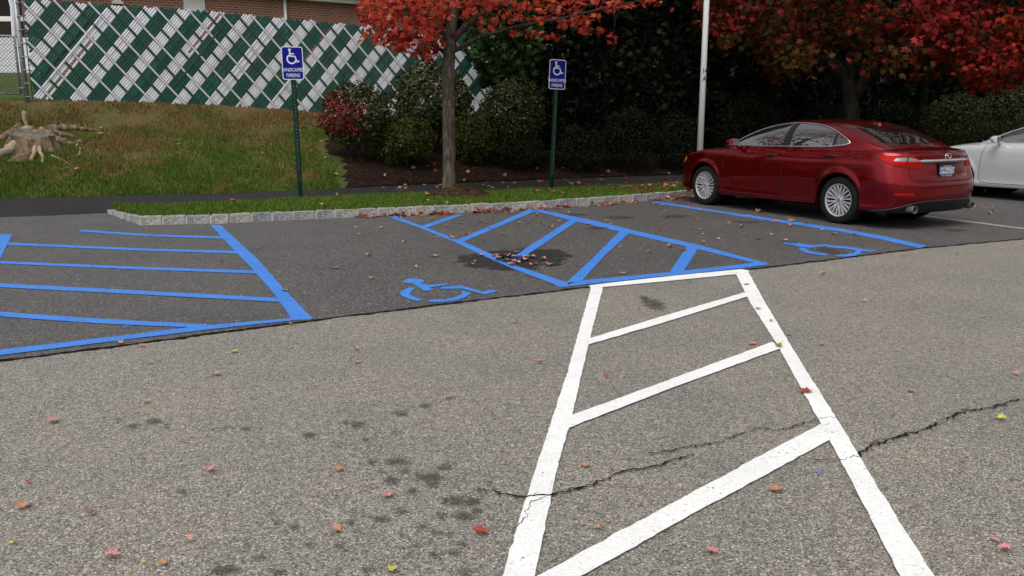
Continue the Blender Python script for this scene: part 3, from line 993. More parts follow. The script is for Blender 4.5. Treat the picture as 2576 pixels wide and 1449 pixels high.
# plain wire diamonds behind the slats
for i in range(i0, i0 + nq + 60):
    q = Q0 + i * PITCH
    def fu(t, q=q): return (q * sT + t * cT, -q * cT + t * sT)
    lo, hi = clip_run(fu, .04)
    if lo is None: continue
    if i < 60 or i % 2: wire.tube([f3(*fu(lo), -.012), f3(*fu(hi), -.012)], .0022, 3, cap=False)
white.build("slat_panel", [M_SLATW, M_SLATW2], fence)["label"] = "white slats"
green.build("slat_panel", [M_SLATG, M_SLATG2], fence)["label"] = "green slats"
wire.build("wire_mesh", M_WIRE, fence)
for u in (U0 + 3.1, U0 + 6.2, U0 + 9.3, U0 + 12.4, U0 + 15.5, U0 + 18.6):
    pmb = MB(); pmb.tube([f3(u, fbot(u) - .2, -.06), f3(u, ftop(u) - .12, -.06)], .03, 8); pmb.build("post", M_GALV, fence, True)
rl = MB(); rl.tube([f3(lerp(U0, U1, k / 20), ftop(lerp(U0, U1, k / 20)) - .10, -.06) for k in range(21)], .021, 8); rl.build("top_rail", M_GALV, fence, True)
# terminal post with tension bars and bands
PU = u_of(at_line(67, 246, FA, FB).x)
tp = MB(); tp.tube([f3(PU, fbot(PU) - .3, 0), f3(PU, ftop(PU) + .35, 0)], .052, 14); tpo = tp.build("terminal_post", M_GALV, fence, True)
tb = MB(); tb.tube([f3(PU + .115, fbot(PU) + .02, .01), f3(PU + .115, ftop(PU) - .02, .01)], .011, 6); tb.build("tension_bar", M_WIRE, fence, True)
for k in range(8):
    bb = MB(); w = lerp(fbot(PU) + .06, ftop(PU) - .1, k / 7)
    bb.tube([f3(PU - .005, w, .058), f3(PU + .06, w, .056), f3(PU + .15, w, .02)], .012, 6); bb.build("band", M_GALV, fence, True)

# chain-link gate left of the terminal post
GU0, GU1 = PU - 3.4, PU - .10
gz0, gz1 = fbot(PU) + .12, at_line(30, 91, FA, FB).z
gate = tag(empty("chain_link_gate", (GU1 / FL, fence_y(GU1 / FL), gz0)), "open-mesh chain-link gate beside the galvanised fence post", "gate")
def g3(u, w, n=0.0): return f3(u, w, n) + fence.location - gate.location
gm = MB()
gm.tube([g3(GU0, gz0), g3(GU0, gz1), g3(GU0, gz1)], .024, 8)
gm.tube([g3(GU1, gz0), g3(GU1, gz1 - .05), g3(GU1 - .05, gz1), g3(GU0, gz1)], .024, 8)
gm.tube([g3(GU0, gz0), g3(GU1, gz0)], .021, 8)
gm.build("frame", M_GALV, gate, True)
gw = MB(); P2 = .075
span = (GU1 - GU0); H_ = gz1 - gz0
for k in range(int((span + H_) / P2) + 1):
    c0 = k * P2
    def seg(sgn):
        pts_ = []
        a_ = max(0, c0 - H_); b_ = min(span, c0)
        if b_ - a_ < .02: return
        for uu in (a_, b_):
            ww = c0 - uu
            pts_.append(g3(GU1 - uu if sgn > 0 else GU0 + uu, gz0 + min(H_, max(0, ww)), .004 * sgn))
        gw.tube(pts_, .0042, 4, cap=False)
    seg(1); seg(-1)
gw.build("wire_mesh", M_WIRE, gate)
for w in (gz0 + .12, gz1 - .22):
    hb = MB(); hb.tube([g3(GU1 - .03, w, .03), g3(PU + .0, w, .062)], .013, 6); hb.build("hinge", M_GALV, gate, True)

# ------------------------------------------------------------------ sign posts
def isa_symbol(mb, s, off, y):
    """wheelchair pictogram, s = height; drawn in x/z, facing -y"""
    def P(x, z): return (off[0] + x * s, y, off[1] + z * s)
    def strip_(pts_, w):
        for a, b in zip(pts_[:-1], pts_[1:]):
            a, b = Vector((a[0], 0, a[1])), Vector((b[0], 0, b[1])); d = (b - a).normalized(); n = Vector((-d.z, 0, d.x)) * w / 2
            e = d * w * .35
            q = [a - e + n, a - e - n, b + e - n, b + e + n]
            mb.face([mb.vert(P(v.x, v.z)) for v in q])
    n = 16
    mb.face([mb.vert(P(-.15 + .085 * math.cos(2*math.pi*k/n), .41 + .085 * math.sin(2*math.pi*k/n))) for k in range(n)])
    strip_([(-.15, .36), (-.13, .0)], .10)
    strip_([(-.11, .165), (.10, .16)], .075)
    strip_([(-.13, .02), (.17, .0), (.30, -.36)], .085)
    strip_([(.29, -.37), (.42, -.30)], .075)
    rows = []
    for k in range(25):
        a = math.radians(118 + (350 - 118) * k / 24)
        rows.append([P(-.05 + r * math.cos(a), -.17 + r * math.sin(a)) for r in (.235, .325)])
    mb.grid(rows)
def sign(base, pxc, yaw, lean, w, h, label):
    root = tag(empty("parking_sign", base), label, "sign", "handicapped parking signs on green posts")
    root.rotation_euler = (0, lean, yaw)
    top = at_y(*pxc, base.y)
    zc = top.z - base.z
    pm_ = MB()
    Hh = zc + h * .35                                 # U-channel post
    for a in range(1):
        prof_ = [(-.042, .012), (-.03, .012), (-.022, -.018), (.022, -.018), (.03, .012), (.042, .012), (.042, .008), (.033, .008), (.025, -.022), (-.025, -.022), (-.033, .008), (-.042, .008)]
        pm_.grid([[(x, y + .03, -.3) for x, y in prof_], [(x, y + .03, Hh) for x, y in prof_]], closed=True)
        pm_.face([pm_.vert((x, y + .03, Hh)) for x, y in prof_])
    pm_.box((0, .014, .10), (.066, .012, .34))
    for k in range(26):
        z = .45 + k * .058
        if z < zc - h / 2 - .01 and (k * 7) % 5: pm_.box((0, .0067, z), (.010, .002, .010), 1)
    pm_.build("post", [M_POSTG, M_BOLT], root)
    def rr(w, h, r, y, n=6):
        out = []
        for cx_, cz_, a0 in ((w/2 - r, h/2 - r, 0), (-w/2 + r, h/2 - r, 90), (-w/2 + r, -h/2 + r, 180), (w/2 - r, -h/2 + r, 270)):
            for k in range(n + 1):
                a = math.radians(a0 + 90 * k / n); out.append((cx_ + r * math.cos(a), y, zc + cz_ + r * math.sin(a)))
        return out
    pb = MB()
    f_, b_ = rr(w, h, .04, -.001), rr(w, h, .04, .003)
    pb.face([pb.vert(p) for p in f_][::-1]); pb.face([pb.vert(p) for p in b_]); pb.grid([f_, b_], closed=True)
    pan = pb.build("sign_panel", M_SIGNW, root)
    fb = MB(); fb.face([fb.vert(p) for p in rr(w - .026, h - .026, .032, -.0025)][::-1])
    fb.build("blue_face", M_SIGNB, pan)
    sy = MB(); isa_symbol(sy, h * .47, (0, zc + h * .205), -.0045); sy.build("wheelchair_emblem", M_SIGNW, pan)
    def T(z): return Matrix.Translation((0, -.004, zc + z)) @ Matrix.Rotation(math.pi / 2, 4, 'X')
    text_mesh("lettering", "HANDICAPPED", h * .105, M_SIGNW, T(-h * .205), pan, wx=.66, bold=.0006)
    text_mesh("lettering", "PARKING", h * .105, M_SIGNW, T(-h * .37), pan, wx=.66, bold=.0006)
    for z in (h * .46, -h * .455):
        bt = MB(); bt.lathe([(.0, -.010), (.007, -.009), (.009, -.004)], 8, M=Matrix.Translation((.012 if z > 0 else 0, 0, zc + z)))
        bt.build("bolt", M_BOLT, pan)
sign(at_z(757, 498, .125), (731, 159), math.radians(20), -math.radians(.6), .345, .530, "blue handicapped parking sign on a green post in front of the slatted fence")
sign(at_z(1389, 476, .125), (1403, 187), math.radians(22), math.radians(2.3), .335, .535, "blue handicapped parking sign on a green post against dark shrubs, right of the maple")

# white light pole with stencilled number
pb_ = at_y(1762, 378, 17.6)
pole = tag(empty("lamp_pole", (pb_.x - .01, 17.6, .12)), "slim white pole stencilled 14 A behind the red car", "pole")
m = MB(); m.tube([(0, 0, -.2), (0, 0, 3), (0, 0, 8)], [.066, .058, .05], 16, 0); m.build("shaft", M_POLEW, pole, True)
m = MB(); m.box((0, 0, .01), (.28, .28, .03)); m.build("base_plate", M_GALV, pole)
zl = at_y(1772, 187, 17.6).z - .12
for tx, dz in (("14", .06), ("A", -.09)):
    text_mesh("stencil_number", tx, .10, M_BLACK, Matrix.Translation((.012, -.0615, zl + dz)) @ Matrix.Rotation(math.pi / 2, 4, 'X'), pole, .75, .002)

# ------------------------------------------------------------------ foliage tools
def T_maple():
    o = [(0,-.42),(.10,-.30),(.34,-.40),(.30,-.20),(.54,.02),(.34,.08),(.36,.30),(.16,.22),(0,.58),(-.16,.22),(-.36,.30),(-.34,.08),(-.54,.02),(-.30,-.20),(-.34,-.40),(-.10,-.30)]
    V = [(0, -.05, 0)] + [(x, y, -.35 * (x * x + y * y) + .06 * (1 if k % 2 else -1)) for k, (x, y) in enumerate(o)]
    F = [(0, 1 + k, 1 + (k + 1) % len(o)) for k in range(len(o))]
    return np.array(V), np.array(F)
def T_maple_s():
    o = [(0,-.45),(.38,-.34),(.24,-.12),(.54,.10),(.22,.16),(0,.58),(-.22,.16),(-.54,.10),(-.24,-.12),(-.38,-.34)]
    V = [(0, -.05, .05)] + [(x, y, -.4 * (x * x + y * y)) for x, y in o]
    F = [(0, 1 + k, 1 + (k + 1) % len(o)) for k in range(len(o))]
    return np.array(V), np.array(F)
def T_oval():
    V = [(0,-.5,0),(.26,-.1,.05),(.2,.25,.04),(0,.5,-.06),(-.2,.25,.04),(-.26,-.1,.05)]
    F = [(0,1,5),(1,2,4),(1,4,5),(2,3,4)]
    return np.array(V), np.array(F)
def T_spray():
    V, F = [], []
    for a, l in ((-55, .55), (-28, .8), (0, 1.0), (28, .8), (55, .55)):
        a = math.radians(a); d = (math.sin(a), math.cos(a)); n = (math.cos(a), -math.sin(a)); b = len(V)
        V += [(0, 0, 0), (d[0]*l*.5 + n[0]*.10, d[1]*l*.5 + n[1]*.10, .03), (d[0]*l, d[1]*l, -.12 * l), (d[0]*l*.5 - n[0]*.10, d[1]*l*.5 - n[1]*.10, .03)]
        F += [(b, b+1, b+3), (b+1, b+2, b+3)]
    return np.array(V), np.array(F)
def scatter(tmpl, C, size, col, tilt=None, down=False):
    """copies of one leaf template at points C; returns vertices, faces, colours"""
    TV, TF = tmpl; n = len(C)
    if down:                                          # sprays hang outwards and down
        d = tilt + nrg.normal(0, .35, (n, 3)); d /= np.linalg.norm(d, axis=1)[:, None] + 1e-9
        yv = d
        r = nrg.normal(0, 1, (n, 3)); xv = np.cross(yv, r); xv /= np.linalg.norm(xv, axis=1)[:, None] + 1e-9
        zv = np.cross(xv, yv)
    else:
        zv = nrg.normal(0, 1, (n, 3)) if tilt is None else tilt + nrg.normal(0, .55, (n, 3))
        zv /= np.linalg.norm(zv, axis=1)[:, None] + 1e-9
        r = nrg.normal(0, 1, (n, 3)); xv = np.cross(zv, r); xv /= np.linalg.norm(xv, axis=1)[:, None] + 1e-9
        yv = np.cross(zv, xv)
    s = np.asarray(size)[:, None, None]
    V = (xv[:, None] * TV[None, :, 0:1] + yv[:, None] * TV[None, :, 1:2] + zv[:, None] * TV[None, :, 2:3]) * s + C[:, None]
    F = TF[None] + (np.arange(n) * len(TV))[:, None, None]
    return V.reshape(-1, 3), F.reshape(-1, 3), np.repeat(col, len(TV), 0)
def palette(n, cols, wts, jit=.2):
    idx = nrg.choice(len(cols), n, p=np.array(wts) / sum(wts))
    c = np.array(cols)[idx] * nrg.uniform(1 - jit, 1 + jit, (n, 1)) * nrg.uniform(.92, 1.08, (n, 3))
    return np.clip(c, 0.002, 1)
def merge(parts):
    V, F, Cc, b = [], [], [], 0
    for v, f, c in parts:
        V.append(v); F.append(f + b); Cc.append(c); b += len(v)
    return np.concatenate(V), np.concatenate(F), np.concatenate(Cc)
def wob(a, b, n, amp, seed):
    a, b = Vector(a), Vector(b)
    return [a.lerp(b, k / n) + Vector([noise.noise(Vector((k * .7, seed, s * 5))) for s in (0, 1, 2)]) * amp * math.sin(math.pi * k / n) for k in range(n + 1)]
def on_terrain(px, py):
    d = ray(px, py); t = 8.0
    while t < 60:
        p = Vector((0, 0, CAMH)) + d * t
        if p.z <= terrain(p.x, p.y): return p
        t += .03
    return p
T_M, T_MS, T_O, T_S = T_maple(), T_maple_s(), T_oval(), T_spray()

# ------------------------------------------------------------------ red maple on the strip
MY = 14.75
mb_ = at_z(1130, 478, .24)
mapleb = Vector((at_y(1130, 470, MY).x, MY, .12))
maple = tag(empty("maple_tree", mapleb), "young red maple with grey trunk in a mulch ring by the kerb", "tree")
def mp(x, y, dy=0.0): return at_y(x, y, MY + dy)
tr = MB()
def limb(mb, pts, r0, r1, n=10):
    pts = [Vector(p) for p in pts]; fine = []
    f, T = along(pts); N = max(4, int(T / .12))
    fine = [f(T * k / N)[0] for k in range(N + 1)]
    fine = [p + Vector((noise.noise(p * 3), noise.noise(p * 3 + Vector((5, 0, 0))), 0)) * .02 for p in fine]
    mb.tube(fine, [lerp(r0, r1, (k / N) ** .8) for k in range(N + 1)], n)
tp_ = [mp(1130, 490), mp(1130, 400), mp(1129, 280), mp(1128, 190), mp(1130, 120)]
f, T = along(tp_); N = 60; rows = []
for k in range(N + 1):
    p, d = f(T * k / N); u = k / N
    r = .108 + .05 * math.exp(-u * 16) - .004 * u
    row = []
    for j in range(20):
        a = 2 * math.pi * j / 20
        rr_ = r * (1 + .09 * noise.noise(Vector((math.cos(a) * 2.5, math.sin(a) * 2.5, u * 9))) + .05 * noise.noise(Vector((math.cos(a) * 6, math.sin(a) * 6, u * 22))))
        row.append((p.x + math.cos(a) * rr_, p.y + math.sin(a) * rr_, p.z))
    rows.append(row)
tr.grid(rows, closed=True)
limb(tr, [mp(1130, 125), mp(1135, 90), mp(1137, 50), mp(1150, 5), mp(1165, -80), mp(1160, -260, .3)], .107, .03)
lb0 = len(tr.f)
limb(tr, [mp(1126, 128), mp(1120, 95), mp(1118, 78)], .065, .055)
limb(tr, [mp(1138, 105), mp(1165, 72), mp(1200, 45), mp(1230, 22), mp(1270, -20), mp(1340, -130, -.4)], .062, .022)
limb(tr, [mp(1142, 128), mp(1170, 112), mp(1206, 93), mp(1250, 80), mp(1303, 66, -.2), mp(1350, 57, -.3), mp(1420, 45, -.4), mp(1520, 20, -.5), mp(1640, -5, -.6)], .042, .008, 8)
limb(tr, [mp(1122, 132), mp(1095, 116), mp(1075, 104), mp(1030, 85, -.3), mp(960, 60, -.5)], .036, .010, 8)
limb(tr, [mp(1128, 90), mp(1085, 67), mp(1065, 42), mp(1040, 20, .3), mp(990, -40, .5)], .032, .010, 8)
limb(tr, [mp(1136, 55), mp(1165, 40), mp(1185, 20), mp(1230, -40, .5)], .03, .012, 8)
limb(tr, [mp(1132, 52), mp(1090, 30), mp(1040, 5), mp(960, -60, -.3)], .03, .010, 8)
for (x0, y0, x1, y1) in ((1540,15,1543,90),(1500,25,1560,20),(1350,57,1345,95),(1400,48,1480,60),(1206,93,1200,120),(1075,104,1060,150),(1300,66,1330,40),(1440,42,1480,10)):
    tr.tube([mp(x0, y0, -.4), mp((x0 + x1) / 2 + 6, (y0 + y1) / 2, -.4), mp(x1, y1, -.4)], [.007, .005, .004], 5)
for k in range(lb0, len(tr.f)): tr.m[k] = 1
o = tr.build("trunk", [M_BARK, M_BARK_L], maple, True); o.location = -mapleb
# crown: leaf clusters along twigs, low sprays in view, the rest of the head above
def cluster_points(specs):
    out = []
    for (x, y, rx, ry, n, dep) in specs:
        for _ in range(n):
            while True:
                a, b = rng.uniform(-1, 1), rng.uniform(-1, 1)
                if a * a + b * b < 1: break
            out.append(at_y(x + a * rx, y + b * ry, MY + rng.gauss(0, dep)))
    return np.array(out)
low = cluster_points([(1010,30,90,40,230,.7),(960,70,48,42,130,.6),(1000,100,40,28,80,.5),(1040,75,50,38,115,.6),(1080,50,50,50,135,.7),(1070,115,30,30,45,.4),(1085,130,24,22,26,.4),
    (1030,110,36,30,55,.5),(920,25,26,28,40,.4),(910,95,10,12,5,.2),(1075,152,16,8,7,.2),(1060,135,18,16,16,.3),(1110,20,40,30,75,.6),(1105,100,18,20,22,.3),(1140,100,12,14,7,.2),
    (1160,12,36,20,46,.6),(1215,14,36,16,40,.6),(1235,62,34,16,34,.5),(1185,38,30,14,26,.4),(1280,38,44,20,44,.6),(1350,16,50,18,48,.6),(1345,85,36,14,24,.3),(1290,80,14,10,6,.2),
    (1420,22,46,16,42,.6),(1440,60,40,13,36,.4),(1400,95,26,10,12,.3),(1480,42,40,14,36,.5),(1490,78,34,13,26,.3),(1540,20,40,10,22,.4),(1540,98,18,12,13,.15),(1590,10,36,9,18,.3),(1640,6,26,9,14,.3),
    (1690,22,6,5,2,.1),(1370,48,44,12,34,.5),(1460,4,110,9,56,.6),(985,5,70,16,100,.6),(1090,5,60,20,85,.6),(1240,4,60,10,50,.6)])
hi_ = []
while len(hi_) < 5200:
    a = Vector((rng.gauss(0, 1), rng.gauss(0, 1), rng.gauss(0, 1))).normalized() * rng.random() ** .4
    p = Vector((mapleb.x + .5 + a.x * 3.1, MY + a.y * 2.6, 5.9 + a.z * 2.5))
    py_ = p.z
    if p.z < 3.75 + .12 * abs(a.x): continue
    if noise.noise(p * 1.1) < -.12: continue
    hi_.append(p)
C = np.concatenate([low, np.array(hi_)])
n = len(C)
reds = [(.36,.036,.018),(.27,.022,.014),(.40,.072,.024),(.36,.032,.030),(.16,.014,.010),(.44,.12,.06),(.42,.10,.085)]
V, F, Cc = scatter(T_MS, C, nrg.uniform(.07, .125, n), palette(n, reds, [5, 4, 4, 3, 2, 2, 1]), tilt=np.tile([[0, -.45, .55]], (n, 1)))
o = fast_mesh("crown", V, F, M_LEAF, maple, Cc); o.location = -mapleb
# mulch ring
rows = []
for k in range(12):
    r = k / 11; row = []
    for j in range(40):
        a = 2 * math.pi * j / 40
        q = Vector((math.cos(a), math.sin(a), 0))
        R_ = .62 * (1 + .12 * noise.noise(q * 1.7)) * r
        z = .112 + .21 * (1 - r ** 1.6) + .02 * noise.noise(q * r * 9) - (.02 if k == 11 else 0)
        row.append((q.x * R_ * 1.05, q.y * R_ * .85, z))
    rows.append(row)
m = MB(); m.grid(rows[::-1], closed=True)
mc = at_z(1143, 492, .2)
ring = m.build("mulch_mound", M_MOUND, None, True); ring.location = (mc.x + .03, mapleb.y - .02, 0)
tag(ring, "low round mound of brown mulch around the red maple trunk", "mulch mound")

# ------------------------------------------------------------------ shrubs on the bed
def shrub(name, px, py, rx, ry, basey, cols, wts, label, cat="shrub", n=2600, leaf=(.05, .085), tmpl=None, dy=0.0, red=None, ragged=.16, stems=5, core=.66, mat=None):
    n = int(n * 1.5)
    b = on_terrain(px, basey); Y = b.y + dy
    c = at_y(px, py, Y)
    R1 = (at_y(px + rx, py, Y) - at_y(px - rx, py, Y)).length / 2; R2 = (at_y(px, py - ry, Y) - at_y(px, py + ry, Y)).length / 2
    root = tag(empty(name, (c.x, Y, terrain(c.x, Y))), label, cat)
    P, D = [], []
    sd = Vector((rng.random() * 50, 0, 0))
    while len(P) < n:
        d = Vector((rng.gauss(0, 1), rng.gauss(0, 1), rng.gauss(0, 1))).normalized()
        k = 1 + ragged * noise.noise(d * 2.6 + sd) + ragged * .7 * noise.noise(d * 7 + sd)
        rr_ = k * (core + (1 - core) * rng.random() ** .6) 
        if noise.noise(d * 5.2 + sd * 2) < -.40 and rr_ > .85: continue
        P.append((c.x + d.x * R1 * rr_, Y + d.y * R1 * .85 * rr_, c.z + d.z * R2 * rr_)); D.append((d.x, d.y, d.z + .25))
    P, D = np.array(P), np.array(D)
    col = palette(n, cols, wts, .3)
    if red:
        msk = red((P[:, 0] - c.x) / R1, (P[:, 2] - c.z) / R2, P[:, 1] - Y) & (nrg.random(n) < .74)
        col[msk] = palette(int(msk.sum()), [(.13,.014,.012),(.20,.030,.022),(.07,.010,.008),(.22,.065,.05)], [4, 3, 2, 1], .3)
    V, F, Cc = scatter(tmpl or T_O, P, nrg.uniform(*leaf, n), col, tilt=D * .8)
    o = fast_mesh("foliage", V, F, mat or M_GREENLEAF, root, Cc); o.location = -root.location
    if stems:
        sm = MB()
        for k in range(stems):
            a = 2 * math.pi * k / stems + rng.random()
            e = Vector((math.cos(a) * R1 * .55, math.sin(a) * R1 * .4, c.z - root.location.z + R2 * rng.uniform(-.1, .3)))
            s = Vector((math.cos(a) * .10, math.sin(a) * .10, -.1))
            sm.tube(wob(s, e, 8, .15, k + px), [lerp(.028, .008, q / 8) for q in range(9)], 6)
        sm.build("stem", M_BARK_D, root, True)
    return root
DG = [(.020,.027,.010),(.044,.052,.018),(.088,.092,.040),(.15,.145,.075)]
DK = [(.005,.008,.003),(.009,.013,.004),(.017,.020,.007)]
YG = [(.022,.034,.006),(.045,.055,.010),(.075,.078,.016),(.10,.08,.02)]
shrub("burning_bush", 896, 290, 92, 84, 408, DG, [3, 4, 2, 1], "rounded shrub with red autumn leaves on its left side, beside the lawn", n=4200, stems=7,
      red=lambda x, z, y: (x < .32 - .55 * np.maximum(0, z) + .25 * np.sin(z * 7)) & (z < .80) & (z > -.62))
shrub("round_bush", 1085, 247, 100, 92, 385, DG, [4, 4, 2, 1.2], "large clipped dark green bush directly behind the maple trunk", n=5200, leaf=(.055, .095), stems=6)
shrub("spreading_bush", 1012, 348, 82, 62, 415, YG, [4, 4, 2, 1], "low yellowish green bush left of the maple trunk", n=4200, leaf=(.04, .075), ragged=.3)
shrub("spreading_bush", 1185, 345, 62, 66, 415, YG, [5, 4, 1, .5], "low yellowish green bush right of the maple trunk", n=3200, leaf=(.04, .075), ragged=.3)
shrub("round_bush", 1292, 285, 80, 90, 408, DG, [5, 4, 1, .5], "clipped dark bush halfway between maple trunk and right sign", n=4600, leaf=(.05, .085), stems=7)
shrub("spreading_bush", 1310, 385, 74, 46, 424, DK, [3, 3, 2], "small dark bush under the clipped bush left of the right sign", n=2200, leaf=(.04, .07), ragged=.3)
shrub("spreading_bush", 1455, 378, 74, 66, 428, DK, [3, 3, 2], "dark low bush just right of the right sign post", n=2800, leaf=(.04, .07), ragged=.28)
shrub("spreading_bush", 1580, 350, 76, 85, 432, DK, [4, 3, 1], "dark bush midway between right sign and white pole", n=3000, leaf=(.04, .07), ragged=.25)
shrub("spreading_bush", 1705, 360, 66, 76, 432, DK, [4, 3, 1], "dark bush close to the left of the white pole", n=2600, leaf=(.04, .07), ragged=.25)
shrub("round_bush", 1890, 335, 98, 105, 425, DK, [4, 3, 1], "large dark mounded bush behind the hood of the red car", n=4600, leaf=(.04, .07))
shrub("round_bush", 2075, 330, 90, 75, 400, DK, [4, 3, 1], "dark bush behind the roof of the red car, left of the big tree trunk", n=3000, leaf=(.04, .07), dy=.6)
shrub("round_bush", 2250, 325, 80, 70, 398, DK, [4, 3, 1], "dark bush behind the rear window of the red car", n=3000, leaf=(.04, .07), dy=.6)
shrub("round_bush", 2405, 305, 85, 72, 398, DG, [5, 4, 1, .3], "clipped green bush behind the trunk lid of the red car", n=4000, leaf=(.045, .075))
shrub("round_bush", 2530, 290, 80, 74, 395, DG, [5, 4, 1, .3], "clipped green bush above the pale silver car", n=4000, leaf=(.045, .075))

# tall evergreens
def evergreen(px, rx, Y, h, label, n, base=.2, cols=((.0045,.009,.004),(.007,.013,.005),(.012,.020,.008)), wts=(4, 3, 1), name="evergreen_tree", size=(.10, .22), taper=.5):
    n = int(n * 1.9)
    X = at_y(px, 200, Y).x; z0 = terrain(X, Y)
    R = rx * K * Y / FPX
    root = tag(empty(name, (X, Y, z0)), label, "tree")
    m = MB(); m.tube(wob((0, 0, -.2), (0, 0, h * .9), 10, .2, px), [lerp(.14, .03, k / 10) for k in range(11)], 8); m.build("trunk", M_BARK_D, root, True)
    P, D = [], []
    sd = Vector((px * .37, 0, 0))
    while len(P) < n:
        u = rng.random(); z = lerp(base, h, u)
        a = rng.uniform(0, 2 * math.pi)
        d = Vector((math.cos(a), math.sin(a), 0))
        k = R * (1 - taper * u ** 1.8) * min(1, .55 + u * 4) * (1 + .28 * noise.noise(Vector((d.x * 1.6, d.y * 1.6, z * 1.3)) + sd) + .16 * noise.noise(Vector((d.x * 4, d.y * 4, z * 4)) + sd))
        rr_ = k * rng.random() ** .35
        P.append((d.x * rr_, d.y * rr_, z)); D.append((d.x * .8, d.y * .8, -.35 + .3 * rng.random()))
    V, F, Cc = scatter(T_S, np.array(P), nrg.uniform(*size, n), palette(n, cols, wts, .3), tilt=np.array(D), down=True)
    fast_mesh("crown", V, F, M_GREENLEAF, root, Cc)
    return root
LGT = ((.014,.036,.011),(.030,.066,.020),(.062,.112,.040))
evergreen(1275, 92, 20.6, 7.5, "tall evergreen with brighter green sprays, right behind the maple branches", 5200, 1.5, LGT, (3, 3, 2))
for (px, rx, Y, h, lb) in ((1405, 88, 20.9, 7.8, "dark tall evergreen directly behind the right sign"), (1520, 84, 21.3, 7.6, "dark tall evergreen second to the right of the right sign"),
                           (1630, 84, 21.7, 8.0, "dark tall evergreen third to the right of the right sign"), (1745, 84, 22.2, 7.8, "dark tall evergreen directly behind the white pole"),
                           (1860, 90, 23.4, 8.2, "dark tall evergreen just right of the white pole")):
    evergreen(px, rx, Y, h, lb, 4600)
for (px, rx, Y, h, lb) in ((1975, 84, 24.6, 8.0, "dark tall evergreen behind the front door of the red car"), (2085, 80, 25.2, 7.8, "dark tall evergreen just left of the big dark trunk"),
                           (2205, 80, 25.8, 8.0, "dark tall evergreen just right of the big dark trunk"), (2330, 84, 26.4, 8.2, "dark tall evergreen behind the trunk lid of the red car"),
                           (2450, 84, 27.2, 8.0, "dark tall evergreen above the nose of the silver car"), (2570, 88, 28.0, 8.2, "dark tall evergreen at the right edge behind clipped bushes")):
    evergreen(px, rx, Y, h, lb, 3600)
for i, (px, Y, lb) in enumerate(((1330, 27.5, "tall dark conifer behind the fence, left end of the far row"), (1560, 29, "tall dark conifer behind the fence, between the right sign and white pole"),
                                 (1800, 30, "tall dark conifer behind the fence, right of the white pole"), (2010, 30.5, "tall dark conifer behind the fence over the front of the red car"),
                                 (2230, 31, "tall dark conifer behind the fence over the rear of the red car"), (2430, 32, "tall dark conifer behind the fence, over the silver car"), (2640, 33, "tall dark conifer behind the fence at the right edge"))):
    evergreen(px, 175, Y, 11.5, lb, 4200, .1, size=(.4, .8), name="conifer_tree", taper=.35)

# big maples on the right
def leafy_tree(name, X, Y, label, limbs, r0, clumps, per, cols, wts, hot=None, leaf=(.11, .17), rad=.55):
    z0 = terrain(X, Y); root = tag(empty(name, (X, Y, z0)), label, "tree")
    m = MB()
    for pts_, ra, rb in limbs: limb(m, [p - root.location for p in pts_], ra, rb, 10)
    m.build("trunk", M_BARK_D, root, True)
    P, cc, D = [], [], []
    for (c, k) in clumps:
        nn = int(per * k)
        g_ = nrg.normal(0, 1, (nn, 3)); g_ /= np.linalg.norm(g_, axis=1)[:, None]; g_ *= nrg.random((nn, 1)) ** .45
        P.append(np.array(c) + g_ * np.array([rad, rad, rad * .62]) * (.7 + .5 * k)); D.append(g_ * .5 + np.array([0, -.35, .5]))
        col = palette(nn, cols, wts, .35)
        if hot is not None:
            w = hot(c)
            mk = nrg.random(nn) < w
            col[mk] = palette(int(mk.sum()), [(.24,.013,.014),(.14,.010,.009),(.30,.03,.032)], [3, 3, 1], .25)
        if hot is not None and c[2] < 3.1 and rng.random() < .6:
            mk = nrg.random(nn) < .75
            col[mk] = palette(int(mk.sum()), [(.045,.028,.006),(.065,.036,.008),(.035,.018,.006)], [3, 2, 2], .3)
        cc.append(col)
    P, cc, D = np.concatenate(P), np.concatenate(cc), np.concatenate(D)
    V, F, Cc = scatter(T_MS, P, nrg.uniform(*leaf, len(P)), cc, tilt=D)
    o = fast_mesh("crown", V, F, M_LEAF, root, Cc); o.location = -root.location
    return root
Y2 = 20.2
q2 = lambda x, y, dy=0: at_y(x, y, Y2 + dy)
T2 = q2(2142, 300)
cl = []
low_edge = [(1780, 60), (1815, 140), (1870, 120), (1920, 150), (1960, 205), (2030, 205), (2080, 150), (2130, 130), (2190, 150), (2230, 190), (2290, 225), (2340, 185), (2400, 190), (2450, 150)]
while len(cl) < 165:
    x = rng.uniform(1790, 2460); ymax = interp(low_edge, x)
    y = ymax - 28 - abs(rng.gauss(0, 1)) * 110
    if y < -330: continue
    cl.append((at_y(x, y, Y2 + rng.uniform(-2.6, 1.6)), rng.uniform(.5, 1.0)))
while len(cl) < 260:                                  # upper head, above the picture
    a = Vector((rng.gauss(0, 1), rng.gauss(0, 1), rng.gauss(0, 1))).normalized() * rng.random() ** .4
    p = Vector((T2.x + a.x * 4.2, Y2 + a.y * 3.6, 7.2 + a.z * 2.8))
    if p.z > 5.2: cl.append((p, rng.uniform(.7, 1.1)))
def hot2(c):
    d = c - Vector((0, 0, CAMH)); x = (512 + FPX * d.x / (d.y * _c - d.z * _s)) / K
    return .8 if x > 2320 and x < 2375 else (.35 if x > 2375 else (.35 if x < 1830 else (.16 if x > 2130 else .05)))
